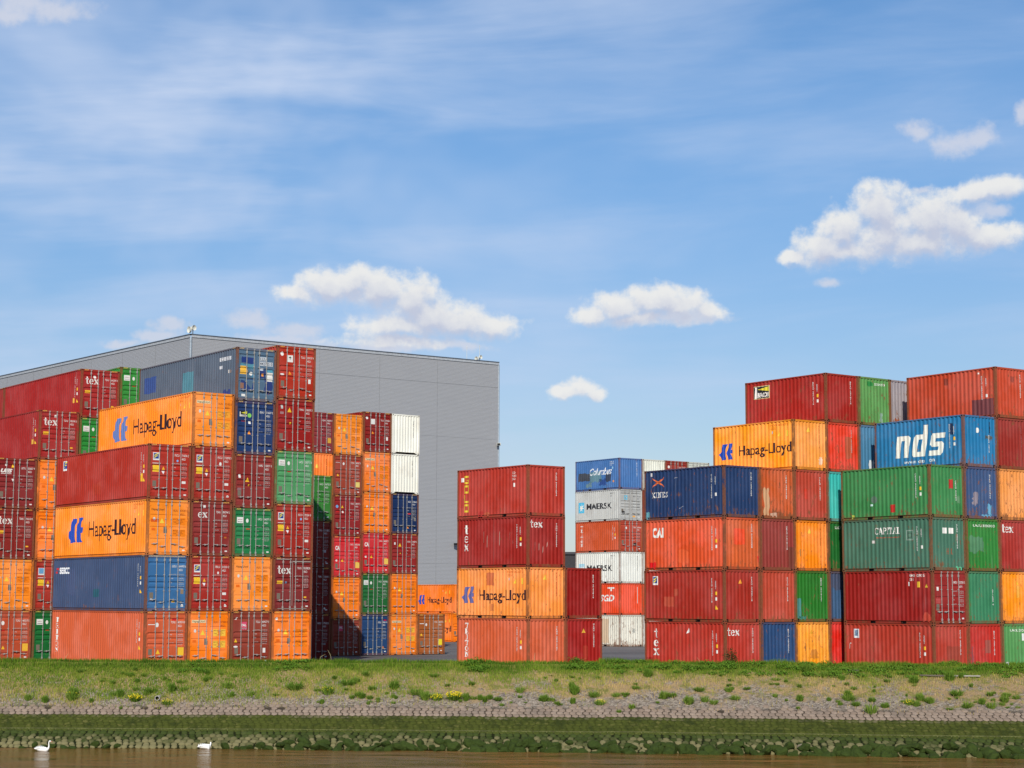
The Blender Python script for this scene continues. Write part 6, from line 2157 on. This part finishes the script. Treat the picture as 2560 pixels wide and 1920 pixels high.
zr = ZT + .3 - .36
wall_ribs('wall', C0, C1, zr); wall_ribs('wall', C0, C2, zr)
b = MB(); rel = [v_ - Vector((C0.x, C0.y, 0)) for v_ in (C0, C1, C3, C2)]
b.poly([(p.x, p.y, zr - .25) for p in rel])
for i in (1, 2): b.poly([(rel[i].x, rel[i].y, 0), (rel[i + 1].x, rel[i + 1].y, 0), (rel[i + 1].x, rel[i + 1].y, zr), (rel[i].x, rel[i].y, zr)])
link('roof', b.mesh('roof'), flat('roof_grey', (120, 122, 124), .8), wh)
b = MB(); d1 = (C1 - C0).normalized(); d2 = (C2 - C0).normalized(); o_ = -(d1 + d2).normalized() * .05
b.tube([(o_.x, o_.y, 0), (o_.x, o_.y, zr)], .12, 6)
b2 = C1 - Vector((C0.x, C0.y, 0)); b.tube([(b2.x, b2.y, 0), (b2.x, b2.y, zr)], .10, 6)
link('corner_trim', b.mesh('corner_trim'), flat('trim_light', (172, 184, 194), .5), wh)

wm = flat('dish_white', (232, 230, 215), .5); gm = flat('mast_grey', (120, 122, 125), .5, .3)
def dish(px, py, hgt, rad, label, whip):
    k_ = top_at(px, py)
    e_ = empty('antenna', (k_.x, k_.y, ZT - .02), 0, label, 'antenna')
    b = MB(); b.tube([(0, 0, 0), (0, 0, hgt)], .05, 8); link('mast', b.mesh('mast'), gm, e_)
    for (dx, dz, r_, rz) in ((-.42, hgt - .15, rad, -.9), (.18, hgt + .05, rad * .8, .9)):
        b = MB(); n = 14
        for q in range(n):
            a0, a1 = 2 * math.pi * q / n, 2 * math.pi * (q + 1) / n
            for (ra, ya), (rb, yb) in (((0, .12), (r_ * .5, .09)), ((r_ * .5, .09), (r_, 0)), ((r_, 0), (r_ * .9, .2)), ((r_ * .9, .2), (0, .3))):
                b.poly([(math.cos(a0) * ra, ya, math.sin(a0) * ra), (math.cos(a0) * rb, yb, math.sin(a0) * rb), (math.cos(a1) * rb, yb, math.sin(a1) * rb), (math.cos(a1) * ra, ya, math.sin(a1) * ra)])
        o = link('dish', b.mesh('dish', True), wm, e_, (dx, -.15, dz)); o.rotation_euler = (0, 0, rz)
    if whip:
        b = MB(); b.tube([(0, 0, hgt), (0, 0, hgt + 1.5)], .022, 6); link('whip', b.mesh('whip'), wm, e_)


dish(482, 834.8, .6, .36, 'pale dish antenna on the peak corner of the grey warehouse', False)
dish(1199, 900.5, .32, .28, 'white dish antenna with a thin whip near the eastern roof corner', True)
b = MB(); k_ = top_at(1167, 897.5); b.tube([(k_.x, k_.y, ZT), (k_.x, k_.y, ZT + 1.6)], .02, 6)
tag(link('whip_antenna', b.mesh('whip_antenna'), wm), 'single thin whip rod on the warehouse parapet, left of the dish with a whip', 'antenna')


def on_wall(px, py):
    d_ = ray(px, py); nrm = Vector((-(C1 - C0).y, (C1 - C0).x, 0)).normalized()
    k_ = (C0 - Vector((0, 0, CAM_H))).dot(nrm) / d_.dot(nrm)
    return Vector((0, 0, CAM_H)) + d_ * k_


for (px, py, s, lb) in ((1246.5, 1113, .35, 'small white security camera on the warehouse edge, high beside the open sky'), (1139, 1362, .45, 'small grey floodlight on the warehouse wall beside the middle tower')):
    p = on_wall(px, py); e_ = empty('security_camera' if s < .4 else 'floodlight', p, 0, lb, 'security camera' if s < .4 else 'floodlight')
    b = MB(); b.tube([(0, 0, 0), (.05, -.35, .1)], .05, 6); link('bracket', b.mesh('bracket'), gm, e_)
    b = MB(); b.box(-.2, -.75, -.08, .25, -.3, .2); b.box(-.16, -.78, -.05, .2, -.75, .16, 1)
    link('housing', b.mesh('housing'), [wm if s < .4 else gm, flat('lens_dark', (30, 32, 36), .2)], e_)

# dark shed in the distance
p = at_y(1425, 1380, 225)
e_ = empty('shed', (2.5, 225, -.2), R(-4), 'dark grey flat-roofed shed far off between the middle tower and the white boxes', 'shed')
hh = p.z + .2
b = MB(); b.box(0, 0, 0, 34, 18, hh - .3); link('wall', b.mesh('wall'), flat('shed_wall', (62, 60, 62), .7), e_)
b = MB(); b.box(-.2, -.2, hh - .3, 34.2, 18.2, hh); link('roof', b.mesh('roof'), flat('shed_roof', (74, 74, 78), .7), e_)
b = MB()
for i in range(5): b.box(2.5 + i * 6.4, -.06, 0, 6.2 + i * 6.4, -.02, 4.2)
link('shutter', b.mesh('shutter'), flat('shed_shutter', (78, 78, 80), .6), e_)

bpy.context.view_layer.update()
